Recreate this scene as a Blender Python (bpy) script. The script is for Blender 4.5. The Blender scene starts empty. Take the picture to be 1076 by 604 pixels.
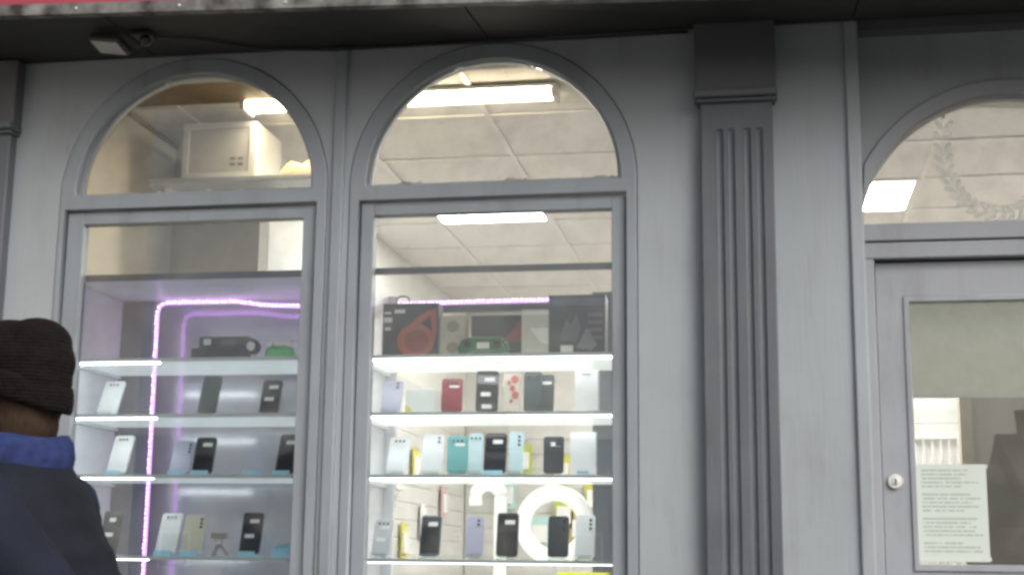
import bpy, bmesh, math, random
from mathutils import Vector, Matrix
random.seed(7)
R = math.radians
sc = bpy.context.scene
COL = sc.collection

# ------------------------------------------------------------------ camera
cam_data = bpy.data.cameras.new('camera'); cam = bpy.data.objects.new('camera', cam_data); COL.objects.link(cam)
yaw, pitch, roll = R(-10.029), R(10.850), R(0.655)
fwd = Vector((math.sin(yaw)*math.cos(pitch), math.cos(yaw)*math.cos(pitch), math.sin(pitch)))
rgt = Vector((math.cos(yaw), -math.sin(yaw), 0)); upv = rgt.cross(fwd)
r2 = rgt*math.cos(roll) + upv*math.sin(roll); u2 = -rgt*math.sin(roll) + upv*math.cos(roll)
cam.matrix_world = Matrix(((r2.x, u2.x, -fwd.x, 0), (r2.y, u2.y, -fwd.y, -4.6), (r2.z, u2.z, -fwd.z, 1.3), (0, 0, 0, 1)))
cam_data.sensor_width = 36; cam_data.lens = 36*1500/1076; cam_data.clip_end = 2000; cam_data.clip_start = 0.05
sc.camera = cam

# ------------------------------------------------------------------ world, sun, exposure
SUN_EL, SUN_AZ = R(37), R(46)          # behind the camera, a little to the right
world = bpy.data.worlds.new('World'); sc.world = world; world.use_nodes = True
nt = world.node_tree; nt.nodes.clear()
sky = nt.nodes.new('ShaderNodeTexSky'); sky.sky_type = 'NISHITA'; sky.sun_disc = False
sky.sun_elevation = SUN_EL; sky.sun_rotation = math.pi - SUN_AZ
sky.air_density = 1.0; sky.dust_density = 6.0; sky.ozone_density = 1.0
hs = nt.nodes.new('ShaderNodeHueSaturation'); hs.inputs['Saturation'].default_value = 0.55
bg = nt.nodes.new('ShaderNodeBackground'); bg.inputs['Strength'].default_value = 0.125
wo = nt.nodes.new('ShaderNodeOutputWorld')
nt.links.new(sky.outputs[0], hs.inputs['Color']); nt.links.new(hs.outputs[0], bg.inputs[0]); nt.links.new(bg.outputs[0], wo.inputs[0])
sun_d = bpy.data.lights.new('sun', 'SUN'); sun_d.energy = 1.15; sun_d.angle = R(40); sun_d.color = (1, 0.985, 0.965)
sun = bpy.data.objects.new('sun', sun_d); COL.objects.link(sun)
sdir = Vector((math.sin(SUN_AZ)*math.cos(SUN_EL), -math.cos(SUN_AZ)*math.cos(SUN_EL), math.sin(SUN_EL)))
sun.rotation_euler = sdir.to_track_quat('Z', 'Y').to_euler(); sun.location = (3, -8, 9)
sc.view_settings.view_transform = 'Standard'; sc.view_settings.look = 'None'
sc.view_settings.gamma = 1; sc.view_settings.use_curve_mapping = False
sc.view_settings.exposure = 0.52
sc.render.engine = 'CYCLES'
sc.cycles.use_denoising = True
sc.cycles.filter_width = 3.1
sc.cycles.max_bounces = 8; sc.cycles.transparent_max_bounces = 16
sc.cycles.sample_clamp_indirect = 6

# ------------------------------------------------------------------ materials
def mat(name, col, rough=0.6, metal=0.0, var=0.12, scale=6.0, bump=0.0, bscale=60.0, spec=0.5, dirt=None, dirt_amt=0.0, stretch=None, brush=False):
    m = bpy.data.materials.new(name); m.use_nodes = True
    n = m.node_tree.nodes; l = m.node_tree.links; b = n['Principled BSDF']
    b.inputs['Roughness'].default_value = rough; b.inputs['Metallic'].default_value = metal
    b.inputs['Specular IOR Level'].default_value = spec
    tc = n.new('ShaderNodeTexCoord'); nz = n.new('ShaderNodeTexNoise'); nz.inputs['Scale'].default_value = scale; nz.inputs['Detail'].default_value = 6
    src = tc.outputs['Object']
    if stretch:
        mp = n.new('ShaderNodeMapping'); mp.inputs['Scale'].default_value = stretch; l.new(src, mp.inputs[0]); src = mp.outputs[0]
    l.new(src, nz.inputs['Vector'])
    rp = n.new('ShaderNodeValToRGB')
    rp.color_ramp.elements[0].position = 0.3; rp.color_ramp.elements[1].position = 0.7
    rp.color_ramp.elements[0].color = (*[c*(1-var) for c in col], 1); rp.color_ramp.elements[1].color = (*[min(1, c*(1+var)) for c in col], 1)
    l.new(nz.outputs['Fac'], rp.inputs[0]); out = rp.outputs[0]
    if dirt:
        nd = n.new('ShaderNodeTexNoise'); nd.inputs['Scale'].default_value = 2.3; nd.inputs['Detail'].default_value = 9; nd.inputs['Roughness'].default_value = 0.68
        mp2 = n.new('ShaderNodeMapping'); mp2.inputs['Scale'].default_value = (3.2, 3.2, 0.7); l.new(tc.outputs['Object'], mp2.inputs[0]); l.new(mp2.outputs[0], nd.inputs['Vector'])
        r3 = n.new('ShaderNodeValToRGB'); r3.color_ramp.elements[0].position = 0.52; r3.color_ramp.elements[1].position = 0.78
        r3.color_ramp.elements[0].color = (0, 0, 0, 1); r3.color_ramp.elements[1].color = (dirt_amt,)*3 + (1,)
        l.new(nd.outputs['Fac'], r3.inputs[0])
        mx = n.new('ShaderNodeMixRGB'); mx.inputs[2].default_value = (*dirt, 1); l.new(r3.outputs[0], mx.inputs[0]); l.new(out, mx.inputs[1]); out = mx.outputs[0]
    if brush:      # chips and scuffs with a shape of their own, uneven sheen
        vo = n.new('ShaderNodeTexNoise'); vo.inputs['Scale'].default_value = 34; vo.inputs['Detail'].default_value = 5; vo.inputs['Roughness'].default_value = 0.62; l.new(tc.outputs['Object'], vo.inputs['Vector'])
        rc = n.new('ShaderNodeValToRGB'); rc.color_ramp.elements[0].position = 0.735; rc.color_ramp.elements[1].position = 0.755
        rc.color_ramp.elements[0].color = (0, 0, 0, 1); rc.color_ramp.elements[1].color = (0.6, 0.6, 0.6, 1); l.new(vo.outputs['Fac'], rc.inputs[0])
        mc = n.new('ShaderNodeMixRGB'); mc.inputs[2].default_value = (*[c*0.55+0.01 for c in col], 1); l.new(rc.outputs[0], mc.inputs[0]); l.new(out, mc.inputs[1]); out = mc.outputs[0]
        rr_ = n.new('ShaderNodeMapRange'); rr_.inputs['To Min'].default_value = rough-0.12; rr_.inputs['To Max'].default_value = rough+0.2; l.new(nz.outputs['Fac'], rr_.inputs['Value']); l.new(rr_.outputs[0], b.inputs['Roughness'])
    l.new(out, b.inputs['Base Color'])
    if bump:
        n2 = n.new('ShaderNodeTexNoise'); n2.inputs['Scale'].default_value = bscale; n2.inputs['Detail'].default_value = 4; l.new(src, n2.inputs['Vector'])
        if brush:
            mb = n.new('ShaderNodeMapping'); mb.inputs['Scale'].default_value = (1.6, 1.6, 0.06); l.new(tc.outputs['Object'], mb.inputs[0]); l.new(mb.outputs[0], n2.inputs['Vector'])
        bp = n.new('ShaderNodeBump'); bp.inputs['Strength'].default_value = bump; bp.inputs['Distance'].default_value = 0.004
        l.new(n2.outputs['Fac'], bp.inputs['Height']); l.new(bp.outputs[0], b.inputs['Normal'])
    return m
def emit(name, col, strength):
    m = bpy.data.materials.new(name); m.use_nodes = True; n = m.node_tree.nodes; n.clear()
    e = n.new('ShaderNodeEmission'); e.inputs[0].default_value = (*col, 1); e.inputs[1].default_value = strength
    o = n.new('ShaderNodeOutputMaterial'); m.node_tree.links.new(e.outputs[0], o.inputs[0]); return m
def glass(name, tint=(1, 1, 1), k=2.0, smear=0.0):
    m = bpy.data.materials.new(name); m.use_nodes = True; n = m.node_tree.nodes; l = m.node_tree.links; n.clear()
    tr = n.new('ShaderNodeBsdfTransparent'); tr.inputs[0].default_value = (*tint, 1)
    gl = n.new('ShaderNodeBsdfGlossy'); gl.inputs['Roughness'].default_value = 0.008
    tc = n.new('ShaderNodeTexCoord'); nz = n.new('ShaderNodeTexNoise'); nz.inputs['Scale'].default_value = 2.2
    bp = n.new('ShaderNodeBump'); bp.inputs['Strength'].default_value = 0.05; bp.inputs['Distance'].default_value = 0.01
    l.new(tc.outputs['Object'], nz.inputs['Vector']); l.new(nz.outputs['Fac'], bp.inputs['Height']); l.new(bp.outputs[0], gl.inputs['Normal'])
    fr = n.new('ShaderNodeFresnel'); fr.inputs[0].default_value = 1.5
    mu = n.new('ShaderNodeMath'); mu.operation = 'MULTIPLY'; mu.inputs[1].default_value = k; mu.use_clamp = True
    mx = n.new('ShaderNodeMixShader'); o = n.new('ShaderNodeOutputMaterial')
    l.new(fr.outputs[0], mu.inputs[0]); l.new(mu.outputs[0], mx.inputs[0]); l.new(tr.outputs[0], mx.inputs[1]); l.new(gl.outputs[0], mx.inputs[2])
    last = mx.outputs[0]
    if smear:
        df = n.new('ShaderNodeBsdfDiffuse'); df.inputs[0].default_value = (0.55, 0.53, 0.48, 1)
        n3 = n.new('ShaderNodeTexNoise'); n3.inputs['Scale'].default_value = 9; n3.inputs['Detail'].default_value = 8; l.new(tc.outputs['Object'], n3.inputs['Vector'])
        rr = n.new('ShaderNodeValToRGB'); rr.color_ramp.elements[0].position = 0.42; rr.color_ramp.elements[1].position = 0.85
        rr.color_ramp.elements[0].color = (0, 0, 0, 1); rr.color_ramp.elements[1].color = (smear,)*3 + (1,)
        l.new(n3.outputs['Fac'], rr.inputs[0]); m2 = n.new('ShaderNodeMixShader')
        l.new(rr.outputs[0], m2.inputs[0]); l.new(last, m2.inputs[1]); l.new(df.outputs[0], m2.inputs[2]); last = m2.outputs[0]
    l.new(last, o.inputs[0]); return m

M = {}
M['paint'] = mat('grey_shopfront_paint', (0.272, 0.302, 0.324), 0.46, var=0.05, scale=3, bump=0.22, bscale=70, dirt=(0.15, 0.15, 0.145), dirt_amt=0.5, brush=True)
M['paint_frame'] = mat('grey_joinery_paint', (0.216, 0.244, 0.270), 0.42, var=0.06, scale=4, bump=0.2, bscale=90, dirt=(0.10, 0.105, 0.10), dirt_amt=0.55, brush=True)
M['paint_door'] = mat('grey_door_paint', (0.268, 0.286, 0.312), 0.4, var=0.05, scale=4, bump=0.18, bscale=90, dirt=(0.13, 0.13, 0.13), dirt_amt=0.45, brush=True)
M['paint_dark'] = mat('dark_grey_pilaster_paint', (0.082, 0.092, 0.106), 0.5, var=0.12, scale=5, bump=0.25, bscale=80, dirt=(0.13, 0.13, 0.13), dirt_amt=0.5, brush=True)
M['paint_block'] = mat('brown_grey_block_paint', (0.088, 0.092, 0.100), 0.5, var=0.1, scale=5, bump=0.15)
M['soffit'] = mat('black_soffit_paint', (0.016, 0.017, 0.015), 0.7, var=0.25, scale=4, bump=0.2)
M['red'] = mat('red_sign_panel', (0.26, 0.035, 0.060), 0.5, var=0.08, scale=3, dirt=(0.12, 0.05, 0.05), dirt_amt=0.4)
M['alu'] = mat('weathered_aluminium', (0.13, 0.13, 0.125), 0.6, 0.3, var=0.8, scale=14, bump=0.1)
M['render'] = mat('pale_render', (0.42, 0.40, 0.36), 0.9, var=0.12, scale=2, bump=0.5, bscale=40, dirt=(0.2, 0.19, 0.17), dirt_amt=0.6)
M['glass'] = glass('window_glass', (0.95, 0.97, 0.96), 2.2, 0.10)
M['glass_arch'] = glass('arch_glass', (0.95, 0.96, 0.945), 1.7, 0.14)
def added_glow_shelf(name, col, k):  # added emission stands in for LED light on the shelf undersides
    m = mat(name, (0.62, 0.68, 0.68), 0.22, var=0.06, scale=10); b = m.node_tree.nodes['Principled BSDF']
    b.inputs['Emission Color'].default_value = (*col, 1); b.inputs['Emission Strength'].default_value = k; return m
M['shelf_glow_dim'] = added_glow_shelf('acrylic_added_glow_dim', (0.86, 0.94, 0.97), 0.25)
M['shelf_glow_bright'] = added_glow_shelf('acrylic_added_glow_bright', (1.0, 0.98, 0.95), 0.42)
M['shelf'] = mat('frosted_glass_shelf', (0.62, 0.68, 0.68), 0.22, var=0.06, scale=10)
M['clear'] = glass('clear_acrylic', (0.93, 0.95, 0.95), 1.2)
M['shelf_edge'] = mat('polished_shelf_edge', (0.70, 0.76, 0.76), 0.15, var=0.05)
M['lilac'] = mat('pale_lilac_panel', (0.74, 0.74, 0.78), 0.4, var=0.05)
M['cab_dark'] = mat('dark_cabinet_rail', (0.06, 0.065, 0.07), 0.4, var=0.1)
M['cab_grey'] = mat('slate_cabinet_side', (0.17, 0.18, 0.21), 0.35, var=0.1)
M['mirror'] = mat('smoked_lilac_acrylic', (0.56, 0.56, 0.60), 0.13, 0.30, var=0.08, spec=1.0)
M['white_plastic'] = mat('white_plastic', (0.78, 0.78, 0.76), 0.35, var=0.03)
M['white_gloss'] = mat('white_gloss', (0.82, 0.82, 0.82), 0.2, var=0.02)
M['cream'] = mat('cream_wall', (0.56, 0.54, 0.49), 0.85, var=0.05, bump=0.1)
M['tan'] = mat('tan_wall', (0.47, 0.44, 0.39), 0.85, var=0.05, bump=0.1)
M['white_wall'] = mat('white_shop_wall', (0.74, 0.73, 0.70), 0.8, var=0.03)
M['tile'] = mat('ceiling_tile', (0.72, 0.70, 0.665), 0.9, var=0.05, scale=40, bump=0.3, bscale=250)
M['tbar'] = mat('white_tbar', (0.74, 0.715, 0.67), 0.4, var=0.03)
M['brown_shade_board'] = mat('brown_shade_and_trim', (0.16, 0.115, 0.07), 0.7, var=0.25, scale=5)  # brown stands in for ceiling shade on the board; edge trim shares it
M['floor'] = mat('laminate_floor', (0.25, 0.20, 0.15), 0.35, var=0.2, scale=4, stretch=(1, 8, 1))
M['slat'] = mat('cream_slatwall', (0.60, 0.60, 0.58), 0.45, var=0.04)
M['tube'] = emit('warm_fluorescent', (1.0, 0.82, 0.56), 27)
M['panel_light'] = emit('led_panel', (1.0, 0.98, 0.95), 38)
M['led_purple'] = emit('purple_led_gel', (0.72, 0.30, 1.0), 2.0)
M['led_dots'] = emit('purple_led_dots', (1.0, 0.74, 1.0), 3)
M['led_white'] = emit('white_led', (0.95, 0.98, 1.0), 5.0)
M['led_dim'] = emit('white_led_dim', (0.92, 0.97, 1.0), 8.0)
M['ring_lamp'] = mat('lit_opal_plastic', (0.85, 0.84, 0.80), 0.35, var=0.03)
M['ring_lamp'].node_tree.nodes['Principled BSDF'].inputs['Emission Color'].default_value = (1.0, 0.97, 0.92, 1); M['ring_lamp'].node_tree.nodes['Principled BSDF'].inputs['Emission Strength'].default_value = 0.42
M['asphalt'] = mat('asphalt', (0.055, 0.055, 0.056), 0.9, var=0.25, scale=20, bump=0.6, bscale=200)
M['paving'] = mat('concrete_paving', (0.13, 0.125, 0.115), 0.9, var=0.15, scale=6, bump=0.4, bscale=120)
M['kerb'] = mat('granite_kerb', (0.28, 0.27, 0.26), 0.85, var=0.2, scale=30, bump=0.3)
M['black_pl'] = mat('black_plastic', (0.018, 0.019, 0.021), 0.4, var=0.1)
M['screen'] = mat('black_phone_screen', (0.012, 0.013, 0.016), 0.08, var=0.05, spec=0.7)
M['label'] = mat('white_paper_label', (0.80, 0.80, 0.78), 0.7, var=0.03)
M['stand'] = mat('pale_blue_acrylic', (0.36, 0.62, 0.78), 0.2, var=0.05)
M['blind'] = mat('cream_roller_blind', (0.76, 0.77, 0.69), 0.85, var=0.03, scale=30, bump=0.1, bscale=300)
M['chrome'] = mat('brushed_chrome', (0.62, 0.62, 0.60), 0.45, 0.45, var=0.06)
M['brass_dark'] = mat('dark_slot', (0.05, 0.045, 0.04), 0.4)
def cmat(name, col, rough=0.35, **k):
    if name not in M: M[name] = mat(name, col, rough, var=k.pop('var', 0.06), **k)
    return M[name]

# notice paper: printed lines in the material
def notice_mat():
    m = mat('printed_notice_paper', (0.50, 0.56, 0.515), 0.75, var=0.03)
    n = m.node_tree.nodes; l = m.node_tree.links; b = n['Principled BSDF']
    base = b.inputs['Base Color'].links[0].from_socket
    tc = n.new('ShaderNodeTexCoord'); sp = n.new('ShaderNodeSeparateXYZ'); l.new(tc.outputs['Generated'], sp.inputs[0])
    def math_(op, a, bb=None):
        k = n.new('ShaderNodeMath'); k.operation = op
        for i, v in enumerate((a, bb)):
            if v is None: continue
            if isinstance(v, (int, float)): k.inputs[i].default_value = v
            else: l.new(v, k.inputs[i])
        return k.outputs[0]
    z = sp.outputs['Z']; x = sp.outputs['X']
    zz = math_('MULTIPLY', z, 24.0)
    row = math_('FLOOR', zz); fr = math_('FRACT', zz)
    inrow = math_('MULTIPLY', math_('GREATER_THAN', fr, 0.30), math_('LESS_THAN', fr, 0.72))
    wn = n.new('ShaderNodeTexWhiteNoise'); wn.noise_dimensions = '1D'; l.new(row, wn.inputs['W'])
    end = math_('ADD', math_('MULTIPLY', wn.outputs['Value'], 0.30), 0.64)
    inx = math_('MULTIPLY', math_('GREATER_THAN', x, 0.10), math_('LESS_THAN', x, end))
    gap = math_('GREATER_THAN', math_('FRACT', math_('MULTIPLY', math_('ADD', row, 1.0), 0.1667)), 0.1)
    edge = math_('MULTIPLY', math_('GREATER_THAN', z, 0.07), math_('LESS_THAN', z, 0.95))
    cb = n.new('ShaderNodeCombineXYZ'); l.new(math_('MULTIPLY', x, 46.0), cb.inputs[0]); l.new(math_('MULTIPLY', row, 3.7), cb.inputs[1])
    nz = n.new('ShaderNodeTexNoise'); nz.inputs['Scale'].default_value = 1.0; nz.inputs['Detail'].default_value = 2; l.new(cb.outputs[0], nz.inputs['Vector'])
    words = math_('GREATER_THAN', nz.outputs['Fac'], 0.42)
    f = inrow
    for k in (inx, gap, edge, words): f = math_('MULTIPLY', f, k)
    f = math_('MULTIPLY', f, 0.5)
    mx = n.new('ShaderNodeMixRGB'); mx.inputs[2].default_value = (0.10, 0.13, 0.12, 1); l.new(f, mx.inputs[0]); l.new(base, mx.inputs[1]); l.new(mx.outputs[0], b.inputs['Base Color'])
    return m
M['notice'] = notice_mat()

def paper_mat(name, ca, cb, k):
    m = bpy.data.materials.new(name); m.use_nodes = True; n = m.node_tree.nodes; l = m.node_tree.links; n.clear()
    d = n.new('ShaderNodeBsdfDiffuse'); t = n.new('ShaderNodeBsdfTranslucent'); x = n.new('ShaderNodeMixShader'); o = n.new('ShaderNodeOutputMaterial'); z = n.new('ShaderNodeTexNoise'); r = n.new('ShaderNodeValToRGB')
    r.color_ramp.elements[0].color = (*ca, 1); r.color_ramp.elements[1].color = (*cb, 1); z.inputs['Scale'].default_value = 30
    l.new(z.outputs['Fac'], r.inputs[0]); l.new(r.outputs[0], d.inputs[0]); l.new(r.outputs[0], t.inputs[0]); x.inputs[0].default_value = k
    l.new(d.outputs[0], x.inputs[1]); l.new(t.outputs[0], x.inputs[2]); l.new(x.outputs[0], o.inputs[0]); return m
M['blind'] = paper_mat('cream_roller_blind', (.74, .75, .67), (.80, .81, .73), .35)
# ------------------------------------------------------------------ mesh helpers
def link(name, me, m=None, parent=None):
    o = bpy.data.objects.new(name, me); COL.objects.link(o)
    if m is not None: me.materials.append(M[m] if isinstance(m, str) else m)
    if parent is not None: o.parent = parent
    return o
def tag(o, label=None, cat=None, group=None, kind=None):
    if label: o['label'] = label
    if cat: o['category'] = cat
    if group: o['group'] = group
    if kind: o['kind'] = kind
    return o
def empty(name, loc=(0, 0, 0), rz=0.0):
    o = bpy.data.objects.new(name, None); COL.objects.link(o); o.location = loc; o.rotation_euler = (0, 0, rz); o.empty_display_size = 0.1
    return o
def finish(name, bm, m, parent=None, smooth=False):
    bmesh.ops.recalc_face_normals(bm, faces=bm.faces)
    me = bpy.data.meshes.new(name); bm.to_mesh(me); bm.free()
    if smooth:
        for p in me.polygons: p.use_smooth = True
    return link(name, me, m, parent)
def add_box(bm, x0, x1, y0, y1, z0, z1, bev=0.0, seg=2):
    r = bmesh.ops.create_cube(bm, size=1.0); vs = r['verts']
    for v in vs: v.co = Vector(((x0+x1)/2 + v.co.x*(x1-x0), (y0+y1)/2 + v.co.y*(y1-y0), (z0+z1)/2 + v.co.z*(z1-z0)))
    if bev:
        es = list({e for v in vs for e in v.link_edges})
        bmesh.ops.bevel(bm, geom=es, offset=bev, segments=seg, affect='EDGES', profile=0.5)
def box(name, x0, x1, y0, y1, z0, z1, m, parent=None, bev=0.0, seg=2):
    bm = bmesh.new(); add_box(bm, x0, x1, y0, y1, z0, z1, bev, seg); return finish(name, bm, m, parent)
def plate(name, loops, y0, y1, m, parent=None, bev=0.0):
    """flat board in the XZ plane with holes (first loop outer, the rest holes), from depth y0 to y1"""
    cu = bpy.data.curves.new('t', 'CURVE'); cu.dimensions = '2D'; cu.fill_mode = 'BOTH'
    cu.extrude = (y1-y0)/2 - bev; cu.bevel_depth = bev; cu.bevel_resolution = 1; cu.offset = -bev
    for lp in loops:
        s = cu.splines.new('POLY'); s.points.add(len(lp)-1); s.use_cyclic_u = True
        for p, (x, z) in zip(s.points, lp): p.co = (x, z, 0, 1)
    ob = bpy.data.objects.new('t', cu); COL.objects.link(ob)
    bpy.context.view_layer.update()
    me = bpy.data.meshes.new_from_object(ob.evaluated_get(bpy.context.evaluated_depsgraph_get()))
    bpy.data.objects.remove(ob); bpy.data.curves.remove(cu)
    yc = (y0+y1)/2
    for v in me.vertices: v.co = Vector((v.co.x, yc - v.co.z, v.co.y))
    me.name = name; me.materials.clear()
    bm = bmesh.new(); bm.from_mesh(me); bmesh.ops.remove_doubles(bm, verts=bm.verts, dist=1e-5); bmesh.ops.recalc_face_normals(bm, faces=bm.faces); bm.to_mesh(me); bm.free()
    return link(name, me, m, parent)
def arch_loop(cx, r, spring, bottom, half=None, n=48, rev=False):
    half = r if half is None else half
    pts = [(cx+half, bottom)]
    pts += [(cx + r*math.cos(math.pi*i/n), spring + r*math.sin(math.pi*i/n)) for i in range(n+1)]
    pts += [(cx-half, bottom)]
    if bottom == spring: pts = pts[1:-1]
    return pts[::-1] if rev else pts
def rect(x0, x1, z0, z1): return [(x0, z0), (x1, z0), (x1, z1), (x0, z1)]
def tube_mesh(bm, pts, rad, n=8, cap=True):
    pts = [Vector(p) for p in pts]; rings = []
    for i, p in enumerate(pts):
        t = (pts[min(i+1, len(pts)-1)] - pts[max(i-1, 0)]).normalized()
        a = t.cross(Vector((0, 0, 1)));  a = t.cross(Vector((0, 1, 0))) if a.length < 0.1 else a
        a.normalize(); b = t.cross(a).normalized(); r = rad[i] if isinstance(rad, (list, tuple)) else rad
        rings.append([bm.verts.new(p + a*r*math.cos(2*math.pi*k/n) + b*r*math.sin(2*math.pi*k/n)) for k in range(n)])
    for i in range(len(rings)-1):
        for k in range(n): bm.faces.new((rings[i][k], rings[i][(k+1) % n], rings[i+1][(k+1) % n], rings[i+1][k]))
    if cap: bm.faces.new(rings[0]); bm.faces.new(rings[-1][::-1])
def tube(name, pts, rad, m, parent=None, n=8, smooth=True):
    bm = bmesh.new(); tube_mesh(bm, pts, rad, n); return finish(name, bm, m, parent, smooth)
def lathe(name, prof, m, parent=None, n=24, axis='z', smooth=True, loc=(0, 0, 0)):
    bm = bmesh.new(); rings = []
    for r, h in prof:
        ring = []
        for k in range(n):
            a = 2*math.pi*k/n; x, y = r*math.cos(a), r*math.sin(a)
            co = (x, y, h) if axis == 'z' else (x, h, y)
            ring.append(bm.verts.new(Vector(co) + Vector(loc)))
        rings.append(ring)
    for i in range(len(rings)-1):
        for k in range(n): bm.faces.new((rings[i][k], rings[i][(k+1) % n], rings[i+1][(k+1) % n], rings[i+1][k]))
    bm.faces.new(rings[0]); bm.faces.new(rings[-1])
    return finish(name, bm, m, parent, smooth)
def poly_plate(name, pts, y0, y1, m, parent=None): return plate(name, [pts], y0, y1, m, parent)

# ------------------------------------------------------------------ ground
tag(box('road', -400, 400, -600, -5.6, -0.5, -0.12, 'asphalt'), kind='structure')
tag(box('pavement', -60, 60, -5.45, 0.02, -0.5, 0.0, 'paving'), kind='structure')
tag(box('kerb', -60, 60, -5.6, -5.452, -0.5, 0.004, 'kerb', bev=0.015), kind='structure')
tag(box('far_pavement', -120, 120, -41, -36, -0.5, 0.0, 'paving'), kind='structure')
tag(box('ground', -400, 400, 12, 600, -0.6, -0.02, 'paving'), kind='structure')

# ------------------------------------------------------------------ the shop building
shop = tag(empty('shop_building', (0, 0, 0)), 'grey painted shopfront with arched windows, dark fluted pilasters and a half glazed door', 'shop')
C1, C2, SPR, RO, RI = -1.9600, -0.8900, 2.560, 0.497, 0.439
TOP = 3.066
# board round the two windows
plate('window_surround', [rect(-2.66, -0.17, 0.0, TOP), arch_loop(C1, RO, SPR, 0.72, rev=True), arch_loop(C2, RO, SPR, 0.72, rev=True)], 0.0, 0.07, 'paint', shop)
# small vertical bead between the two arches
bm = bmesh.new(); add_box(bm, -1.447, -1.405, -0.016, 0.012, 0.72, TOP-0.002, 0.007, 3); finish('mullion_bead', bm, 'paint_frame', shop)
def window(cx, half_out, gl0, gl1, sash0, sash1):
    fr = plate('window', [arch_loop(cx, RO-0.003, SPR, 0.723, n=64),
                          arch_loop(cx, RI, SPR, SPR, n=64, rev=True),
                          [(x, z) for x, z in rect(sash0-0.004, sash1+0.004, 0.80, 2.511)][::-1]], -0.006, 0.075, 'paint_frame', shop, bev=0.004)
    plate('backing_strip', [arch_loop(cx, RO+0.014, SPR, 0.725, n=64), arch_loop(cx, RI+0.014, SPR, 0.81, n=64, rev=True)], 0.0765, 0.082, 'paint_frame', fr)
    # inner quarter bead round the arched light
    plate('glazing_bead', [arch_loop(cx, RI-0.0005, SPR, SPR, n=64), arch_loop(cx, RI-0.010, SPR+0.010, SPR+0.010, n=64, rev=True)], 0.020, 0.060, 'paint_frame', fr)
    plate('arched_pane', [arch_loop(cx, RI-0.006, SPR+0.004, SPR+0.004, n=64)], 0.040, 0.044, 'glass_arch', fr)
    # sash: two stiles, two rails
    sx0, sx1 = sash0, sash1
    for (a, b) in ((sx0, gl0), (gl1, sx1)): box('sash_stile', a, b, 0.016, 0.062, 0.806, 2.504, 'paint_frame', fr, bev=0.003)
    box('sash_rail', gl0+0.0005, gl1-0.0005, 0.0165, 0.0615, 2.460, 2.5035, 'paint_frame', fr, bev=0.003)
    box('sash_rail', gl0+0.0005, gl1-0.0005, 0.0165, 0.0615, 0.8065, 0.875, 'paint_frame', fr, bev=0.003)
    plate('large_pane', [rect(gl0-0.006, gl1+0.006, 0.87, 2.466)], 0.041, 0.045, 'glass', fr)
    box('window_sill', sash0-0.05, sash1+0.05, -0.05, 0.06, 0.735, 0.795, 'paint_frame', fr, bev=0.008)
    return fr
w1 = window(C1, RO, -2.368, -1.554, -2.430, -1.506)
w2 = window(C2, RO, -1.300, -0.482, -1.346, -0.436)
for x0, x1 in ((-2.36, -1.56), (-1.29, -0.49)):
    plate('riser_panel', [rect(x0, x1, 0.16, 0.62), rect(x0+0.05, x1-0.05, 0.21, 0.57)[::-1]], -0.014, 0.001, 'paint_frame', shop, bev=0.004)

# scraps of old sticker and sealant left along the lower edge of the arched panes
M['residue'] = mat('sticker_residue', (0.34, 0.33, 0.29), 0.9, var=0.3, scale=60)
for w_, cx, spots in ((w1, C1, (-.30, -.12, .03, .16, .27, .33)), (w2, C2, (-.33, -.27, -.10, .07, .22, .36))):
    for dx in spots:
        x_ = cx+dx+random.uniform(-.02, .02); z_ = SPR+.013; L_ = random.uniform(.012, .05); H_ = random.uniform(.004, .014)
        pts_ = [(x_-L_, z_-.004), (x_+L_, z_-.004)] + [(x_+L_*(1-k/3.5), z_+H_*random.uniform(.2, 1)) for k in range(7)]
        plate('sticker_scrap', [pts_], .0385, .0395, 'residue', w_)
# fluted pilasters
def pilaster(xa, xb):
    w = xb-xa; bm = bmesh.new()
    fl = [0.262, 0.418, 0.640, 0.805]; g = 0.018
    zt, zb = 2.700, 0.42
    def prof(depth):
        pts = [(xa, 0.01), (xa, -0.046), (xa+0.004, -0.05)]
        for f in fl:
            cx = xa + f*w
            for k in range(9):
                t = -1 + 2*k/8; pts.append((cx + t*g*0.72, -0.05 + depth*math.sqrt(max(0, 1-t*t))))
        pts += [(xb-0.004, -0.05), (xb, -0.046), (xb, 0.01)]
        return pts
    levels = [(0.30, 0.0), (zb, 0.0), (zb+0.012, 0.005), (zb+0.03, 0.009), (zt-0.02, 0.009), (zt-0.006, 0.006), (zt, 0.0), (2.794, 0.0)]
    rings = [[bm.verts.new((x, y, z)) for x, y in prof(d)] for z, d in levels]
    for a, b in zip(rings, rings[1:]):
        for i in range(len(a)-1): bm.faces.new((a[i], a[i+1], b[i+1], b[i]))
    p = finish('pilaster', bm, 'paint_dark', shop)
    box('plinth', xa-0.02, xb+0.02, -0.075, 0.002, 0.0, 0.305, 'paint_dark', p, bev=0.006)
    bm = bmesh.new(); add_box(bm, xa-0.012, xb+0.010, -0.068, 0.003, 2.788, 2.800, 0.003); add_box(bm, xa-0.019, xb+0.016, -0.086, 0.004, 2.8005, 2.826, 0.005)
    finish('capital', bm, 'paint_dark', p)
    box('corbel_block', xa-0.016, xb+0.013, -0.060, 0.005, 2.8262, TOP-0.002, 'paint_block', p, bev=0.004)
    return p
pilaster(-2.880, -2.643); pilaster(-0.182, 0.053)
plate('wall_panel', [rect(0.040, 0.292, 0.0, TOP)], 0.001, 0.07, 'paint', shop)
plate('wall_panel', [rect(-4.4, -2.86, 0.0, TOP)], 0.001, 0.07, 'paint', shop)
plate('wall_panel', [rect(1.312, 3.2, 0.0, TOP)], 0.001, 0.07, 'paint', shop)
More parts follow.
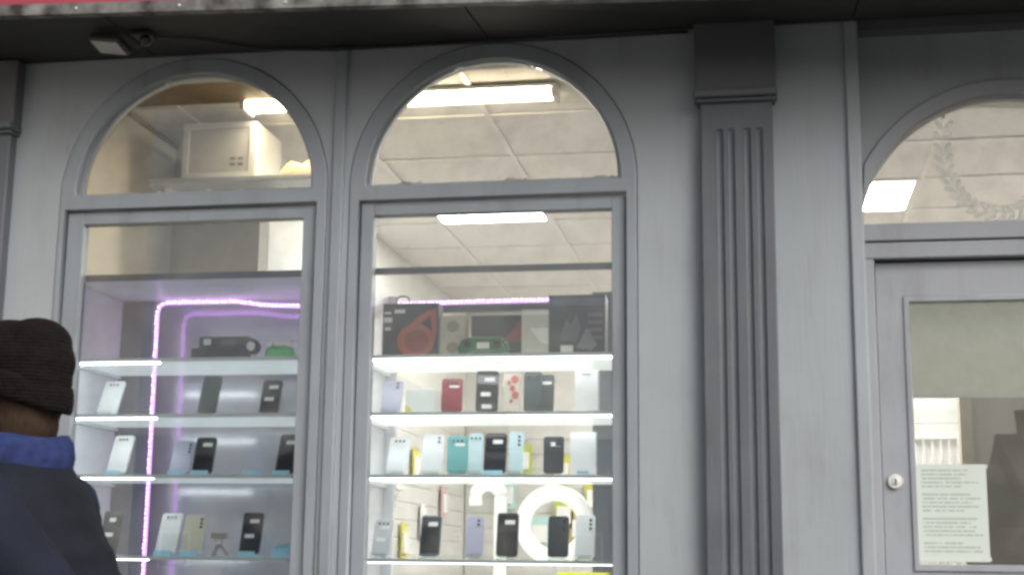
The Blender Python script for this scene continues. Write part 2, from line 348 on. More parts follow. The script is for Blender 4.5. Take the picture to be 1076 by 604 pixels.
for x0, x1 in ((0.2905, 0.334), (1.266, 1.3105)):
    bm = bmesh.new(); add_box(bm, x0, x1, -0.014, 0.19, 0.0, TOP-0.001, 0.006, 3); finish('door_post', bm, 'paint', shop)
# recessed bay over the door
DC, DR, DS = 0.800, 0.470, 2.392
plate('door_spandrel', [rect(0.335, 1.265, 2.392, TOP-0.003), arch_loop(DC, DR+0.052, 2.345, 2.345, n=64, rev=True)] if False else
      [[(0.335, 2.50)] + [(x, z) for x, z in arch_loop(DC, 0.519, 2.345, 2.345, n=96)[::-1] if 0.336 < x < 1.264 and z > 2.50] + [(1.265, 2.50), (1.265, TOP-0.003), (0.335, TOP-0.003)]],
      0.062, 0.15, 'paint', shop)
ap = [(x, z) for x, z in arch_loop(DC, DR, 2.345, 2.345, n=96) if z > 2.392]
op = [(x, z) for x, z in arch_loop(DC, 0.517, 2.345, 2.345, n=96)[::-1] if 0.338 < x < 1.262 and z > 2.44]
tl = plate('transom_light', [ap + op], 0.050, 0.155, 'paint_door', shop, bev=0.003)
plate('arched_pane', [[(x, z) for x, z in arch_loop(DC, DR+0.008, 2.345, 2.345, n=96) if z > 2.388]], 0.104, 0.108, 'glass_arch', tl)
box('transom_rail', 0.3345, 1.2655, 0.052, 0.16, 2.333, 2.3905, 'paint_door', tl, bev=0.004)
box('door_head', 0.3350, 1.2650, 0.060, 0.165, 2.276, 2.3290, 'paint_door', tl, bev=0.004)
box('door_jamb', 0.3352, 0.366, 0.061, 0.164, 0.17, 2.2755, 'paint_door', tl, bev=0.003)
box('door_jamb', 1.234, 1.2648, 0.061, 0.164, 0.17, 2.2755, 'paint_door', tl, bev=0.003)
box('door_step', 0.335, 1.265, -0.02, 0.25, 0.002, 0.168, 'kerb', shop, bev=0.01)
GL0, GL1, GB, GT = 0.466, 1.134, 1.296, 2.146
door = plate('door', [rect(0.370, 1.230, 0.175, 2.268), rect(GL0, GL1, GB, GT)[::-1]], 0.095, 0.140, 'paint_door', shop, bev=0.003)
plate('glazing_bead', [rect(GL0-0.010, GL1+0.010, GB-0.012, GT+0.010), rect(GL0+0.008, GL1-0.008, GB+0.010, GT-0.008)[::-1]], 0.0885, 0.112, 'paint_door', door, bev=0.003)
plate('pane', [rect(GL0-0.003, GL1+0.003, GB-0.003, GT+0.003)], 0.115, 0.119, 'glass', door)
for a, b in ((0.30, 1.13),): plate('lower_panel', [rect(0.46, 1.14, a, b), rect(0.50, 1.10, a+0.04, b-0.04)[::-1]], 0.086, 0.0955, 'paint_door', door, bev=0.004)
lk = lathe('lock_cylinder', [(0.0235, 0.094), (0.0235, 0.086), (0.0215, 0.0835), (0.012, 0.0832)], 'chrome', door, n=28, axis='y', smooth=False, loc=(0.409, 0, 1.562))
lathe('lock_plug', [(0.0115, 0.083), (0.0115, 0.0805), (0.010, 0.0798)], 'chrome', door, n=20, axis='y', smooth=False, loc=(0.409, 0, 1.562))
box('keyhole', 0.4068, 0.4112, 0.0785, 0.0797, 1.553, 1.571, 'brass_dark', door)
box('bay_head', 0.336, 1.264, -0.002, 0.0615, 3.030, 3.0655, 'paint_block', shop)
box('door_stop', 0.352, 0.384, 0.1445, 0.172, 0.17, 2.2755, 'paint_door', tl); box('door_stop', 1.216, 1.248, 0.1445, 0.172, 0.17, 2.2755, 'paint_door', tl)
box('door_stop', 0.3845, 1.2155, 0.1445, 0.172, 2.250, 2.2755, 'paint_door', tl)
# upper storey and flank walls, roof slab
box('upper_wall', -4.4, 3.2, 0.005, 0.30, TOP+0.004, 6.4, 'render', shop)
box('parapet', -4.42, 3.22, -0.04, 0.34, 6.404, 6.52, 'kerb', shop, bev=0.01)
for x0, x1 in ((-3.6, -2.6), (-1.4, -0.4), (0.9, 1.9)):
    wf = plate('upper_window', [rect(x0, x1, 4.1, 5.5), rect(x0+0.07, x1-0.07, 4.17, 4.78)[::-1], rect(x0+0.07, x1-0.07, 4.83, 5.43)[::-1]], -0.03, 0.004, 'white_plastic', shop)
    plate('pane', [rect(x0+0.07, x1-0.07, 4.17, 5.43)], -0.008, -0.004, 'screen', wf)
box('side_wall', -4.4, -4.2, 0.302, 7.0, 0.0, 6.4, 'render', shop); box('side_wall', 3.0, 3.2, 0.302, 7.0, 0.0, 6.4, 'render', shop)
box('rear_wall', -4.4, 3.2, 7.002, 7.2, 0.0, 6.4, 'render', shop)
box('roof', -4.4, 3.2, 0.302, 7.0, 6.2, 6.4, 'soffit', shop)

# interior shell
fl = tag(box('floor', -3.0, 2.98, 0.08, 6.98, 0.06, 0.16, 'floor'), kind='structure')
lw = tag(box('wall_left', -2.80, -2.69, 0.08, 1.50, 0.162, 3.30, 'cream'), kind='structure')
nw = tag(box('wall_nook', -2.80, -2.262, 1.502, 1.62, 0.162, 3.30, 'tan'), kind='structure')
sw = tag(box('wall_side', -2.38, -2.26, 1.622, 6.18, 0.162, 3.30, 'white_wall'), kind='structure')
bw = tag(box('wall_back', -2.38, 2.4, 6.182, 6.30, 0.162, 3.30, 'white_wall'), kind='structure')
rw = tag(box('wall_right', 2.30, 2.40, 0.08, 6.18, 0.162, 3.30, 'white_wall'), kind='structure')
hd = tag(box('wall_header', -2.688, 2.298, 0.078, 0.14, 3.04, 3.30, 'cream'), kind='structure')
# ceiling grid
ceil = tag(box('ceiling', -2.81, 2.42, 0.076, 6.32, 3.302, 3.36, 'white_wall'), kind='structure')
PT = 0.653; gx0, gy0 = -1.15, 1.90
xs = [gx0 + PT*k for k in range(-3, 7)]; ys = [gy0 + PT*k for k in range(-3, 8)]
skip = {(2, 1+3), (5, 1+3), (5, 7), (4, 6)}
tile_me = None
for i in range(len(xs)-1):
    for j in range(len(ys)-1):
        a, b = max(xs[i], -2.69), min(xs[i+1], 2.30); c, d = max(ys[j], 0.142), min(ys[j+1], 6.18)
        if b-a < 0.05 or d-c < 0.05 or (i, j) in skip: continue
        if a < -2.3 and c > 1.6: 
            if b <= -2.26: continue
            a = -2.26
        z = 3.206 + random.uniform(-0.0015, 0.002)
        box('ceiling_tile', a+0.006, b-0.006, c+0.006, d-0.006, z, z+0.014, 'tile', ceil)
for x in xs: 
    if -2.68 < x < 2.29: box('grid_bar', x-0.012, x+0.012, 0.142, 6.18, 3.198, 3.2045, 'tbar', ceil)
for y in ys:
    if 0.15 < y < 6.1: box('grid_bar', -2.26 if y > 1.6 else -2.688, 2.298, y-0.012, y+0.012, 3.1985, 3.204, 'tbar', ceil)
box('brown_shade_board', -2.686, -1.95, 0.145, 0.865, 3.180, 3.197, 'brown_shade_board', ceil)  # dark sheet in place of the shaded ceiling in front of the batten
box('edge_trim', -2.6895, -2.675, 0.145, 1.50, 3.180, 3.1965, 'brown_shade_board', ceil)

# ceiling lights
M['panel_light_added'] = emit('added_panel_strong', (1.0, 0.98, 0.95), 44)  # stronger emission for the unseen panels added to brighten the room
def led_panel(i, j, label):
    x0, x1, y0, y1 = xs[i], xs[i+1], ys[j], ys[j+1]
    e = tag(empty('ceiling_light', ((x0+x1)/2, (y0+y1)/2, 3.2)), label, 'light', 'square ceiling light panels')
    hx, hy = (x1-x0)/2, (y1-y0)/2
    bm = bmesh.new()
    for a, b, c, d in ((-hx, hx, -hy, -hy+0.03), (-hx, hx, hy-0.03, hy), (-hx, -hx+0.03, -hy+0.0305, hy-0.0305), (hx-0.03, hx, -hy+0.0305, hy-0.0305)): add_box(bm, a, b, c, d, -0.006, 0.02)
    finish('frame', bm, 'tbar', e); box('diffuser', -hx+0.031, hx-0.031, -hy+0.031, hy-0.031, 0.0, 0.012, 'panel_light' if j < 6 else 'panel_light_added', e)
led_panel(2, 4, 'square white ceiling panel light seen through the top of the middle window')
led_panel(5, 4, 'square white ceiling panel light seen through the arched glass above the door')
led_panel(5, 7, 'added unseen square panel light at the back of the shop behind the door')  # this panel and the next are out of view, added for room light
led_panel(4, 6, 'added unseen square panel light at the back of the shop behind the pilaster')
bt = tag(empty('batten_light', (-1.46, 0.90, 3.198)), 'long warm fluorescent batten on the ceiling behind both arched windows', 'light')
box('housing', -0.668, 0.668, -0.060, 0.060, -0.016, 0.0, 'white_plastic', bt, bev=0.004)
for s in (-1, 1): box('end_cap', s*0.668-(0.022 if s > 0 else 0), s*0.668+(0.022 if s < 0 else 0), -0.062, 0.062, -0.056, -0.0165, 'white_plastic', bt, bev=0.006)
bm = bmesh.new(); n = 14; pr = [(0.055*math.cos(math.pi*k/n), -0.0165-0.034*math.sin(math.pi*k/n)) for k in range(n+1)]
va = [bm.verts.new((-0.645, y, z)) for y, z in pr]; vb = [bm.verts.new((0.645, y, z)) for y, z in pr]
for k in range(n): bm.faces.new((va[k], va[k+1], vb[k+1], vb[k]))
finish('diffuser', bm, 'tube', bt, True)

# ------------------------------------------------------------------ fascia sign with soffit (its front edge sags to the left)
sign = tag(empty('fascia_sign', (0, 0, 3.0)), 'projecting red shop sign with black underside above the arched windows', 'sign')
def fz(x): return 3.062 - 0.0300*(x+2.475)
def prism(name, sec, x0, x1, m, bev=0):
    bm = bmesh.new(); ra = []; rb = []
    for (y, dz, follow) in sec:
        for x, ring in ((x0, ra), (x1, rb)): ring.append(bm.verts.new((x, y, (fz(x) if follow else 0) + dz - 3.0)))
    k = len(sec)
    for i in range(k): bm.faces.new((ra[i], ra[(i+1) % k], rb[(i+1) % k], rb[i]))
    bm.faces.new(ra); bm.faces.new(rb[::-1])
    return finish(name, bm, m, sign)
XL, XR = -3.34, 3.1
sx_ = XL
while sx_ < XR-0.1:
    prism('soffit_board', [(-0.004, 3.067, 0), (-0.004, 3.10, 0), (-0.432, 0.03, 1), (-0.432, 0.006, 1)], sx_, min(sx_+1.22, XR)-0.005, 'soffit'); sx_ += 1.22
prism('soffit_backing', [(-0.004, 3.102, 0), (-0.004, 3.13, 0), (-0.432, 0.06, 1), (-0.432, 0.032, 1)], XL, XR, 'soffit')
prism('sign_panel', [(-0.460, 0.038, 1), (-0.434, 0.038, 1), (-0.390, 0.80, 1), (-0.416, 0.80, 1)], XL, XR, 'red')
prism('bottom_trim', [(-0.468, 0.0, 1), (-0.433, 0.0, 1), (-0.433, 0.0375, 1), (-0.468, 0.0375, 1)], XL, XR, 'alu')
prism('top_capping', [(-0.44, 0.802, 1), (-0.002, 0.86, 1), (-0.002, 0.88, 1), (-0.44, 0.83, 1)], XL, XR, 'alu')
x = -3.28
while x < 3.0:
    lathe('trim_screw', [(0.005, -0.4685), (0.005, -0.471), (0.003, -0.4725)], 'chrome', sign, n=8, axis='y', loc=(x, 0, fz(x)+0.018-3.0)); x += 0.36

cb_ = tag(tube('power_cable', [(-2.05, -0.25, 3.046), (-1.9, -0.20, 3.052), (-1.72, -0.06, 3.055), (-1.45, -0.022, 3.052), (-1.1, -0.020, 3.054), (-0.6, -0.020, 3.050), (-0.22, -0.020, 3.052)], 0.005, 'black_pl'), 'thin black power cable clipped below the soffit beside the floodlight', 'cable')
# floodlight under the soffit
fd = tag(empty('security_floodlight', (-2.09, -0.26, 3.053)), 'small dark security floodlight with pale lens under the black soffit', 'floodlight')
box('mounting_plate', 0.0, 0.07, -0.035, 0.035, -0.014, 0.0, 'black_pl', fd, bev=0.003)
tube('bracket', [(0.035, 0, -0.013), (0.035, -0.004, -0.035), (0.01, -0.012, -0.048)], 0.009, 'black_pl', fd)
hdm = bmesh.new(); add_box(hdm, -0.062, 0.062, -0.045, 0.045, -0.016, 0.016, 0.008); fh = finish('lamp_head', hdm, 'black_pl', fd)
fh.location = (-0.075, -0.02, -0.036); fh.rotation_euler = (R(-14), R(10), R(-8))
box('lens', -0.052, 0.052, -0.036, 0.036, -0.0185, -0.0155, cmat('dull_lens', (.34, .34, .33)), fh, bev=0.001)
bm = bmesh.new(); bmesh.ops.create_uvsphere(bm, u_segments=14, v_segments=8, radius=0.02); ps = finish('motion_sensor', bm, 'black_pl', fd, True); ps.location = (0.055, -0.025, -0.034)

# ------------------------------------------------------------------ display cabinets
SH = [1.988, 1.791, 1.581, 1.303, 1.05]
def cabinet(name, label, x0, x1, back, ledmat, open_top):
    e = tag(empty(name, ((x0+x1)/2, 0.3, 0.16)), label, 'display cabinet', 'window display cabinets')
    e_off = Vector(e.location)
    def B(nm, a, b, c, d, z0, z1, m, par=e, bev=0.0):
        off = e_off if par is e else Vector((0, 0, 0)) + e_off
        o = box(nm, a-off.x, b-off.x, c-off.y, d-off.y, z0-off.z, z1-off.z, m, par, bev); return o
    B('base', x0, x1, 0.10, 0.52, 0.162, 0.86, 'lilac')
    B('side_panel', x0, x0+0.014, 0.10, 0.50, 0.862, 2.268, 'lilac')
    B('side_panel', x1-0.014, x1, 0.10, 0.50, 0.862, 2.268, 'lilac' if not open_top else 'cab_grey')
    B('front_rail', x0-0.02, x1+0.02, 0.088, 0.108, 2.270, 2.292, 'cab_dark', bev=0.002)
    if open_top:
        B('rear_rail', x0+0.05, x1-0.18, 0.505, 0.52, 2.205, 2.232, 'cab_dark')
        B('corner_post', x0, x0+0.05, 0.505, 0.53, 0.862, 2.269, 'lilac'); B('corner_post', x1-0.178, x1-0.08, 0.505, 0.53, 0.862, 2.269, 'cab_grey')
    else:
        B('top_panel', x0-0.004, x1+0.004, 0.1085, 0.626, 2.272, 2.290, 'cab_dark' if False else 'lilac')
        B('back_panel', x0, x1, 0.626, 0.640, 0.862, 2.2715, 'mirror')
        B('rear_post', x0, x0+0.14, 0.505, 0.53, 0.862, 2.2715, 'cab_grey')
    for i, z in enumerate(SH):
        s = B('shelf', x0+0.015, x1-0.015, 0.112, 0.498, z-0.008, z, 'shelf_glow_bright' if open_top else 'shelf_glow_dim')
        B('front_edge', x0+0.015, x1-0.015, 0.104, 0.1115, z-0.010, z+0.002, 'shelf_edge', s).parent = s
        B('led_strip', x0+0.034, (x1-0.034) if open_top else (x0+0.34), 0.114, 0.114+(0.05 if open_top else 0.03), z-0.0125, z-0.0085, ledmat, s).parent = s
        for xx in (x0+0.0145, x1-0.0305):
            B('bracket', xx, xx+0.016, 0.112, 0.49, z-0.022, z-0.0126, 'white_gloss' if open_top else 'shelf_edge', s)
    # sub-parts carry cabinet coordinates: shelves sit at the cabinet origin so nothing shifts
    return e
cabL = cabinet('display_cabinet', 'lilac backed display cabinet with purple light strips behind the window beside the walker', -2.445, -1.430, True, 'led_dim', False)
cabC = cabinet('display_cabinet', 'open backed bright white display cabinet behind the middle window', -1.385, -0.425, False, 'led_white', True)
def led_line(cab, pts, dots=True):
    off = Vector(cab.location); pts = [Vector(p) for p in pts]
    s = tube('purple_light_strip', [p-off for p in pts], 0.0075, 'led_purple', cab, n=8)
    bm = bmesh.new()
    for a, b in zip(pts, pts[1:]):
        L = (b-a).length; n = max(1, int(L/0.0155))
        for k in range(n):
            p = a.lerp(b, (k+0.5)/n) + Vector((random.uniform(-0.003, 0.003), -0.0078, random.uniform(-0.003, 0.003))) - off
            add_box(bm, p.x-0.0032, p.x+0.0032, p.y-0.001, p.y+0.001, p.z-0.0032, p.z+0.0032)
    tag(finish('light_dots', bm, 'led_dots', s), kind='stuff')
led_line(cabL, [(-2.282, 0.498, 0.90), (-2.282, 0.498, 1.5), (-2.286, 0.498, 2.22), (-2.278, 0.498, 2.250), (-2.25, 0.498, 2.262), (-1.97, 0.498, 2.262), (-1.86, 0.498, 2.246), (-1.70, 0.498, 2.238), (-1.45, 0.498, 2.238)])
led_line(cabC, [(-1.335, 0.500, 2.240), (-1.0, 0.500, 2.243), (-0.60, 0.500, 2.246)])

# ------------------------------------------------------------------ goods on the shelves
PAL = dict(black=(0.016, 0.017, 0.02), graphite=(0.05, 0.053, 0.06), slate=(0.10, 0.13, 0.17), white=(0.78, 0.79, 0.80), lilac=(0.46, 0.45, 0.58), red=(0.26, 0.035, 0.05),
           teal=(0.16, 0.42, 0.42), paleblue=(0.56, 0.70, 0.74), cream=(0.62, 0.58, 0.48), grey=(0.28, 0.29, 0.30), bottle=(0.06, 0.085, 0.09), silver=(0.55, 0.57, 0.60))
def phone(X, w, h, z, colour, label, side='back', stickers=1, lean=14, Y=0.215, twist=0.0, blue_stand=False):
    th = 0.0095; twist = R(((X*7919) % 1.0 - 0.5)*14)
    e = tag(empty('phone', (X, Y, z+0.012), twist), label, 'phone', 'phones on the glass shelves')
    e.rotation_euler = (R(-lean), 0, twist)
    bm = bmesh.new(); add_box(bm, -w/2, w/2, 0, th, 0, h)
    ed = [q for q in bm.edges if abs(q.verts[0].co.x-q.verts[1].co.x) < 1e-6 and abs(q.verts[0].co.z-q.verts[1].co.z) < 1e-6]
    bmesh.ops.bevel(bm, geom=ed, offset=0.010, segments=4, affect='EDGES', profile=0.5)
    ed = [q for q in bm.edges if abs(q.verts[0].co.y-q.verts[1].co.y) < 1e-6 and len(q.link_faces) == 2 and q.calc_face_angle() > 0.8]
    bmesh.ops.bevel(bm, geom=ed, offset=0.0016, segments=2, affect='EDGES', profile=0.5)
    finish('body', bm, cmat('phone_'+colour, PAL[colour], 0.3), e)
    if side == 'screen':
        box('screen', -w/2+0.004, w/2-0.004, -0.0008, 0.0004, 0.008, h-0.008, 'screen', e)
    else:
        style = int(abs(X)*1000) % 3
        if style == 1:
            c = box('camera_bump', -w/2+0.007, w/2-0.007, -0.0022, 0.0004, h-0.026, h-0.009, cmat('phone_'+colour, PAL[colour], 0.3), e, bev=0.0006)
            for dx in (-.014, .0, .014): lathe('camera_lens', [(0.0045, -0.0023), (0.0045, -0.0032), (0.0035, -0.0036)], 'screen', c, n=14, axis='y', loc=(dx, 0, h-0.0175))
        elif style == 2:
            c = box('camera_bump', w/2-0.021, w/2-0.008, -0.0022, 0.0004, h-0.056, h-0.009, cmat('phone_'+colour, PAL[colour], 0.3), e, bev=0.0006)
            for dz in (.0155, .0295, .0435): lathe('camera_lens', [(0.0048, -0.0023), (0.0048, -0.0032), (0.0035, -0.0036)], 'screen', c, n=14, axis='y', loc=(w/2-.0145, 0, h-dz-.003))
        else:
          c = box('camera_bump', w/2-0.030, w/2-0.007, -0.0022, 0.0004, h-0.034, h-0.008, cmat('phone_'+colour, PAL[colour], 0.3), e, bev=0.0006)
          for dz in (0.013, 0.027): lathe('camera_lens', [(0.0045, -0.0023), (0.0045, -0.0032), (0.0035, -0.0036)], 'screen', c, n=14, axis='y', loc=(w/2-0.0185, 0, h-dz-0.001))
    pos = [(0.10, 0.78), (-0.06, 0.42), (0.0, 0.12)]
    for k in range(stickers):
        a, b = pos[k]; box('price_sticker', a*w-0.017, a*w+0.017, -0.0016, -0.0009, b*h-0.007, b*h+0.007, 'label', e)
    s = tag(empty('phone_stand', (X, Y, z+0.0005), twist), ('pale blue ' if blue_stand else 'clear ') + 'acrylic stand holding the ' + label, 'stand', 'acrylic phone stands')
    if len(s['label'].split()) > 16: s['label'] = ' '.join(s['label'].split()[:16])
    m = 'stand' if blue_stand else 'clear'
    box('base', -w*0.42, w*0.42, -0.024, 0.062, 0.0, 0.004, m, s)
    bk = box('back_rest', -w*0.30, w*0.30, th+0.0006, th+0.0036, -0.006, h*0.55, m, s); bk.rotation_euler = (R(-lean), 0, 0); bk.location = (0, 0, 0.0115)
    box('front_lip', -w*0.42, w*0.42, -0.024, -0.0205, 0.0042, 0.019, m, s)
    return e
A, B_, Cc, Dd, Ee = [z+0.0022 for z in SH]
CB = [  # middle window, second shelf
 (-1.278, .070, .125, B_, 'lilac', 'pale lilac phone at the far end of the middle window second shelf', 'back', 0, 22),
 (-1.060, .074, .120, B_, 'red', 'dark red phone case with white sticker, middle window second shelf', 'back', 1, 10),
 (-0.936, .078, .148, B_, 'black', 'black phone with three white stickers beside the red case', 'screen', 3, 12),
 (-0.775, .064, .138, B_, 'bottle', 'dark green phone behind the black phone on the middle window second shelf', 'back', 0, 6),
 (-0.736, .066, .132, B_, 'graphite', 'charcoal phone with one sticker beside the tall white carton', 'back', 1, 12)]
CC = [(-1.252, .074, .140, Cc, 'white', 'white phone at the far end of the middle window third shelf', 'back', 1, 24),
 (-1.128, .078, .140, Cc, 'white', 'white phone beside the teal phone on the middle window third shelf', 'back', 0, 16),
 (-1.036, .072, .130, Cc, 'teal', 'teal green phone on the middle window third shelf', 'back', 1, 10),
 (-0.973, .050, .138, Cc, 'paleblue', 'narrow pale blue phone tucked between teal and black phones', 'back', 0, 8),
 (-0.906, .078, .140, Cc, 'black', 'black phone with sticker in centre of the middle window third shelf', 'screen', 1, 10),
 (-0.833, .050, .144, Cc, 'paleblue', 'pale blue phone edge just beyond the central black phone', 'back', 0, 8),
 (-0.702, .070, .128, Cc, 'graphite', 'charcoal phone under the yellow pack on the middle window third shelf', 'back', 1, 10)]
CD = [(-1.300, .066, .130, Dd, 'silver', 'silver phone at the far end of the middle window fourth shelf', 'back', 2, 20),
 (-1.128, .072, .138, Dd, 'slate', 'slate blue phone with white sticker on the middle window fourth shelf', 'screen', 1, 12),
 (-0.972, .062, .134, Dd, 'lilac', 'pale lilac phone under the lit arch on the middle window fourth shelf', 'back', 0, 10),
 (-0.860, .074, .150, Dd, 'black', 'black phone between the lit arch and the lit ring', 'screen', 1, 14),
 (-0.686, .070, .138, Dd, 'graphite', 'charcoal phone standing in front of the lit ring', 'back', 0, 10),
 (-0.596, .066, .142, Dd, 'white', 'white phone with dark corner beside the lit ring', 'back', 1, 10)]
LB = [(-2.335, .080, .138, B_, 'white', 'white phone on the second shelf nearest the walker', 'back', 0, 24),
 (-1.955, .070, .150, B_, 'bottle', 'tall dark green phone between purple strip and second shelf end', 'back', 0, 20),
 (-1.722, .072, .128, B_, 'black', 'black phone with one sticker on the lilac cabinet second shelf', 'screen', 2, 18)]
LC = [(-2.284, .078, .146, Cc, 'white', 'white phone on the third shelf above the walker shoulder', 'back', 0, 20),
 (-2.045, .076, .130, Cc, 'lilac', 'pale lilac phone leaning beside a black phone on the third shelf', 'back', 0, 24),
 (-1.960, .074, .138, Cc, 'black', 'black phone with sticker in centre of the lilac cabinet third shelf', 'screen', 1, 20),
 (-1.655, .074, .146, Cc, 'black', 'black phone with sticker at the mullion end of the third shelf', 'screen', 1, 18)]
LD = [(-2.300, .072, .150, Dd, 'graphite', 'charcoal phone half hidden by the walker on the fourth shelf', 'back', 2, 16),
 (-2.080, .078, .150, Dd, 'white', 'white phone beside the purple strip on the fourth shelf', 'back', 0, 22),
 (-1.985, .076, .142, Dd, 'cream', 'cream phone beside the white phone on the fourth shelf', 'back', 0, 20),
 (-1.772, .074, .148, Dd, 'black', 'black phone with two stickers on the lilac cabinet fourth shelf', 'screen', 2, 16)]
for row in (CB, CC, CD):
    for r in row: phone(*r, blue_stand=(r[5].startswith('black phone with sticker in')))
for row in (LB, LC, LD):
    for r in row: phone(*r, blue_stand=(row is not LB))
for X, z, lb in ((-1.772, Cc, 'empty pale blue acrylic phone stand on the third shelf'), (-1.652, Dd, 'small pale blue acrylic block at the mullion end of the fourth shelf')):
    s = tag(empty('phone_stand', (X, 0.215, z)), lb, 'stand')
    box('base', -0.030, 0.030, -0.02, 0.05, 0.0, 0.005, 'stand', s); box('back_rest', -0.026, 0.026, 0.012, 0.016, 0.0052, 0.045 if z == Dd else 0.026, 'stand', s); box('front_lip', -0.03, 0.03, -0.02, -0.016, 0.0052, 0.03 if z == Dd else 0.02, 'stand', s)

def carton(name, X, w, h, z, col, label, cat='box', d=0.07, Y=0.20, twist=0.0, group=None):
    e = tag(empty(name, (X, Y, z), twist), label, cat, group)
    mm = cmat('card_%.2f_%.2f_%.2f' % col, col, 0.5)
    box('carton', -w/2, w/2, 0, d, 0, h, mm, e, bev=0.0015); e['w'] = w
    return e
G = 'boxed goods in the windows'
# top shelf, middle window
e = carton('headphone_box', -1.209, .200, .196, A, (.055, .06, .068), 'dark headphone box printed with big orange headphones and hanging tab', group=G)
tube('hanging_tab', [(-0.052, .01, .196), (-0.052, .01, .214), (-0.042, .01, .222), (-0.018, .01, .222), (-0.008, .01, .214), (-0.008, .01, .196)], .0028, 'black_pl', e, n=6)
cmat('orange_print', (.42, .12, .075), .45)
def ring_pts(cx, cz, rx, rz, n=36): return [(cx+rx*math.cos(2*math.pi*k/n), cz+rz*math.sin(2*math.pi*k/n)) for k in range(n)]
pr = plate('printed_ear_cup', [ring_pts(.020, .062, .066, .060)], -0.0022, -0.0004, 'orange_print', e)
cmat('orange_print_dark', (.27, .075, .055), .5)
plate('printed_cushion', [ring_pts(.024, .062, .044, .040)], -0.003, -0.0024, 'orange_print_dark', e)
plate('printed_headband', [[(-.022, .100), (.020, .140), (.060, .168), (.092, .176), (.096, .10), (.086, .05), (.078, .10), (.070, .150), (.03, .118), (-.004, .088)]], -0.0016, -0.0003, 'orange_print', e)
for a, b, c, d in ((-.058, -.020, .160, .174), (-.096, -.066, .128, .146), (-.094, -.07, .158, .166), (-.090, -.07, .10, .112)): box('label', a, b, -.0014, -.0003, c, d, 'label', e)
for k, (zz, lb) in enumerate(((A, 'lower of two small cream boxes beside the orange headphones'), (A+.0745, 'upper of two small cream boxes beside the orange headphones'))):
    e = carton('small_box', -1.056, .088, .074, zz, (.50, .47, .38), lb, d=.06, group=G)
    plate('printed_mark', [ring_pts(.0, .036, .022, .02)], -0.0014, -0.0003, cmat('tan_print', (.30, .26, .19)), e)
e = carton('cable_box', -0.912, .200, .165, A, (.045, .05, .056), 'dark box with a red corner standing behind the green gamepad', Y=.30, d=.05, group=G)
poly_plate('printed_corner', [(.015, .07), (.099, .07), (.099, .15), (.07, .14)], -0.0015, -.0003, cmat('dull_red_print', (.26, .07, .065)), e)
# green gamepad box
gp = tag(empty('gamepad', (-0.946, .18, A)), 'green game controller with pale label on the middle window top shelf', 'gamepad')
cmat('green_plastic', (.03, .17, .075), .35)
bm = bmesh.new()
out = [(-.084, .004), (-.060, .001), (-.040, .020), (.040, .020), (.060, .001), (.084, .004), (.088, .035), (.076, .062), (.050, .070), (-.050, .070), (-.076, .062), (-.088, .035)]
plate('body', [out], 0.0, .042, 'green_plastic', gp, bev=.008)
bm.free()
for s in (-1, 1): lathe('thumb_stick', [(.010, -.001), (.010, -.008), (.013, -.009), (.012, -.013)], 'black_pl', gp, n=16, axis='y', loc=(s*.052, 0, .044))
box('label', -.020, .024, -.0022, -.0004, .028, .050, 'label', gp)
for k in range(4): lathe('button', [(.004, -.0005), (.004, -.005)], cmat('light_green', (.25, .5, .3)), gp, n=10, axis='y', loc=(.070+.010*math.cos(k*math.pi/2), 0, .050+.010*math.sin(k*math.pi/2)))
e = carton('small_box', -0.766, .096, .165, A, (.60, .58, .50), 'cream and white box between the gamepad and the dark game box', d=.07, group=G)
poly_plate('printed_shape', [(-.02, .10), (.046, .10), (.046, .04), (.02, .05)], -.0014, -.0003, 'label', e); box('printed_band', -.046, .046, -.0014, -.0003, .146, .158, 'label', e)
e = carton('game_box', -0.622, .196, .214, A, (.060, .062, .074), 'dark boxed gadget with blue top band at the pilaster end', d=.09, group=G)
box('printed_band', -.094, .094, -.0014, -.0003, .176, .202, cmat('blue_band', (.075, .115, .17)), e)
poly_plate('printed_figure', [(-.06, .06), (-.035, .13), (-.02, .11), (.0, .15), (.015, .10), (.0, .05)], -.0014, -.0003, cmat('grey_print', (.13, .13, .15)), e)
poly_plate('printed_figure', [(.0, .03), (.035, .10), (.07, .04), (.05, .02)], -.0018, -.0003, cmat('pale_print', (.24, .22, .25)), e)
for k in range(4): box('printed_line', .038, .088, -.0014, -.0003, .060+k*.026, .070+k*.026, cmat('mauve_print', (.20, .15, .17)), e)
box('label', -.055, -.012, -.0024, -.0016, .014, .038, 'label', e)
# second shelf, middle window
e = carton('accessory_box', -1.170, .110, .090, B_, (.70, .71, .68), 'white accessory box with yellow corner beside the red case', d=.05, twist=R(-12), group=G)
poly_plate('printed_corner', [(-.054, .0), (-.02, .0), (-.035, .03), (-.054, .034)], -.0014, -.0003, cmat('yellow_print', (.62, .60, .16)), e)
e = carton('case_box', -0.847, .056, .140, B_, (.64, .58, .50), 'slim cream case box with red flower print beside the black phone', d=.02, group=G)
for a, b, r_ in ((.012, .12, .013), (.004, .09, .010), (.014, .066, .012), (-.008, .108, .007), (.0, .045, .006)):
    plate('printed_flower', [ring_pts(a, b, r_, r_*1.1, 14)], -.0014, -.0003, cmat('flower_red', (.55, .15, .13)), e)
e = carton('phone_box', -0.588, .080, .150, B_, (.80, .80, .80), 'tall white phone carton at the pilaster end of the second shelf', d=.03, group=G)
box('printed_line', -.016, .016, -.0012, -.0003, .132, .137, cmat('grey_text', (.35, .35, .36)), e)
e = carton('phone_box', -0.600, .088, .148, Cc, (.80, .80, .81), 'tall white phone carton at the pilaster end of the third shelf', d=.03, group=G)
box('printed_line', -.02, .02, -.0012, -.0003, .01, .018, cmat('blue_text', (.25, .45, .62)), e)
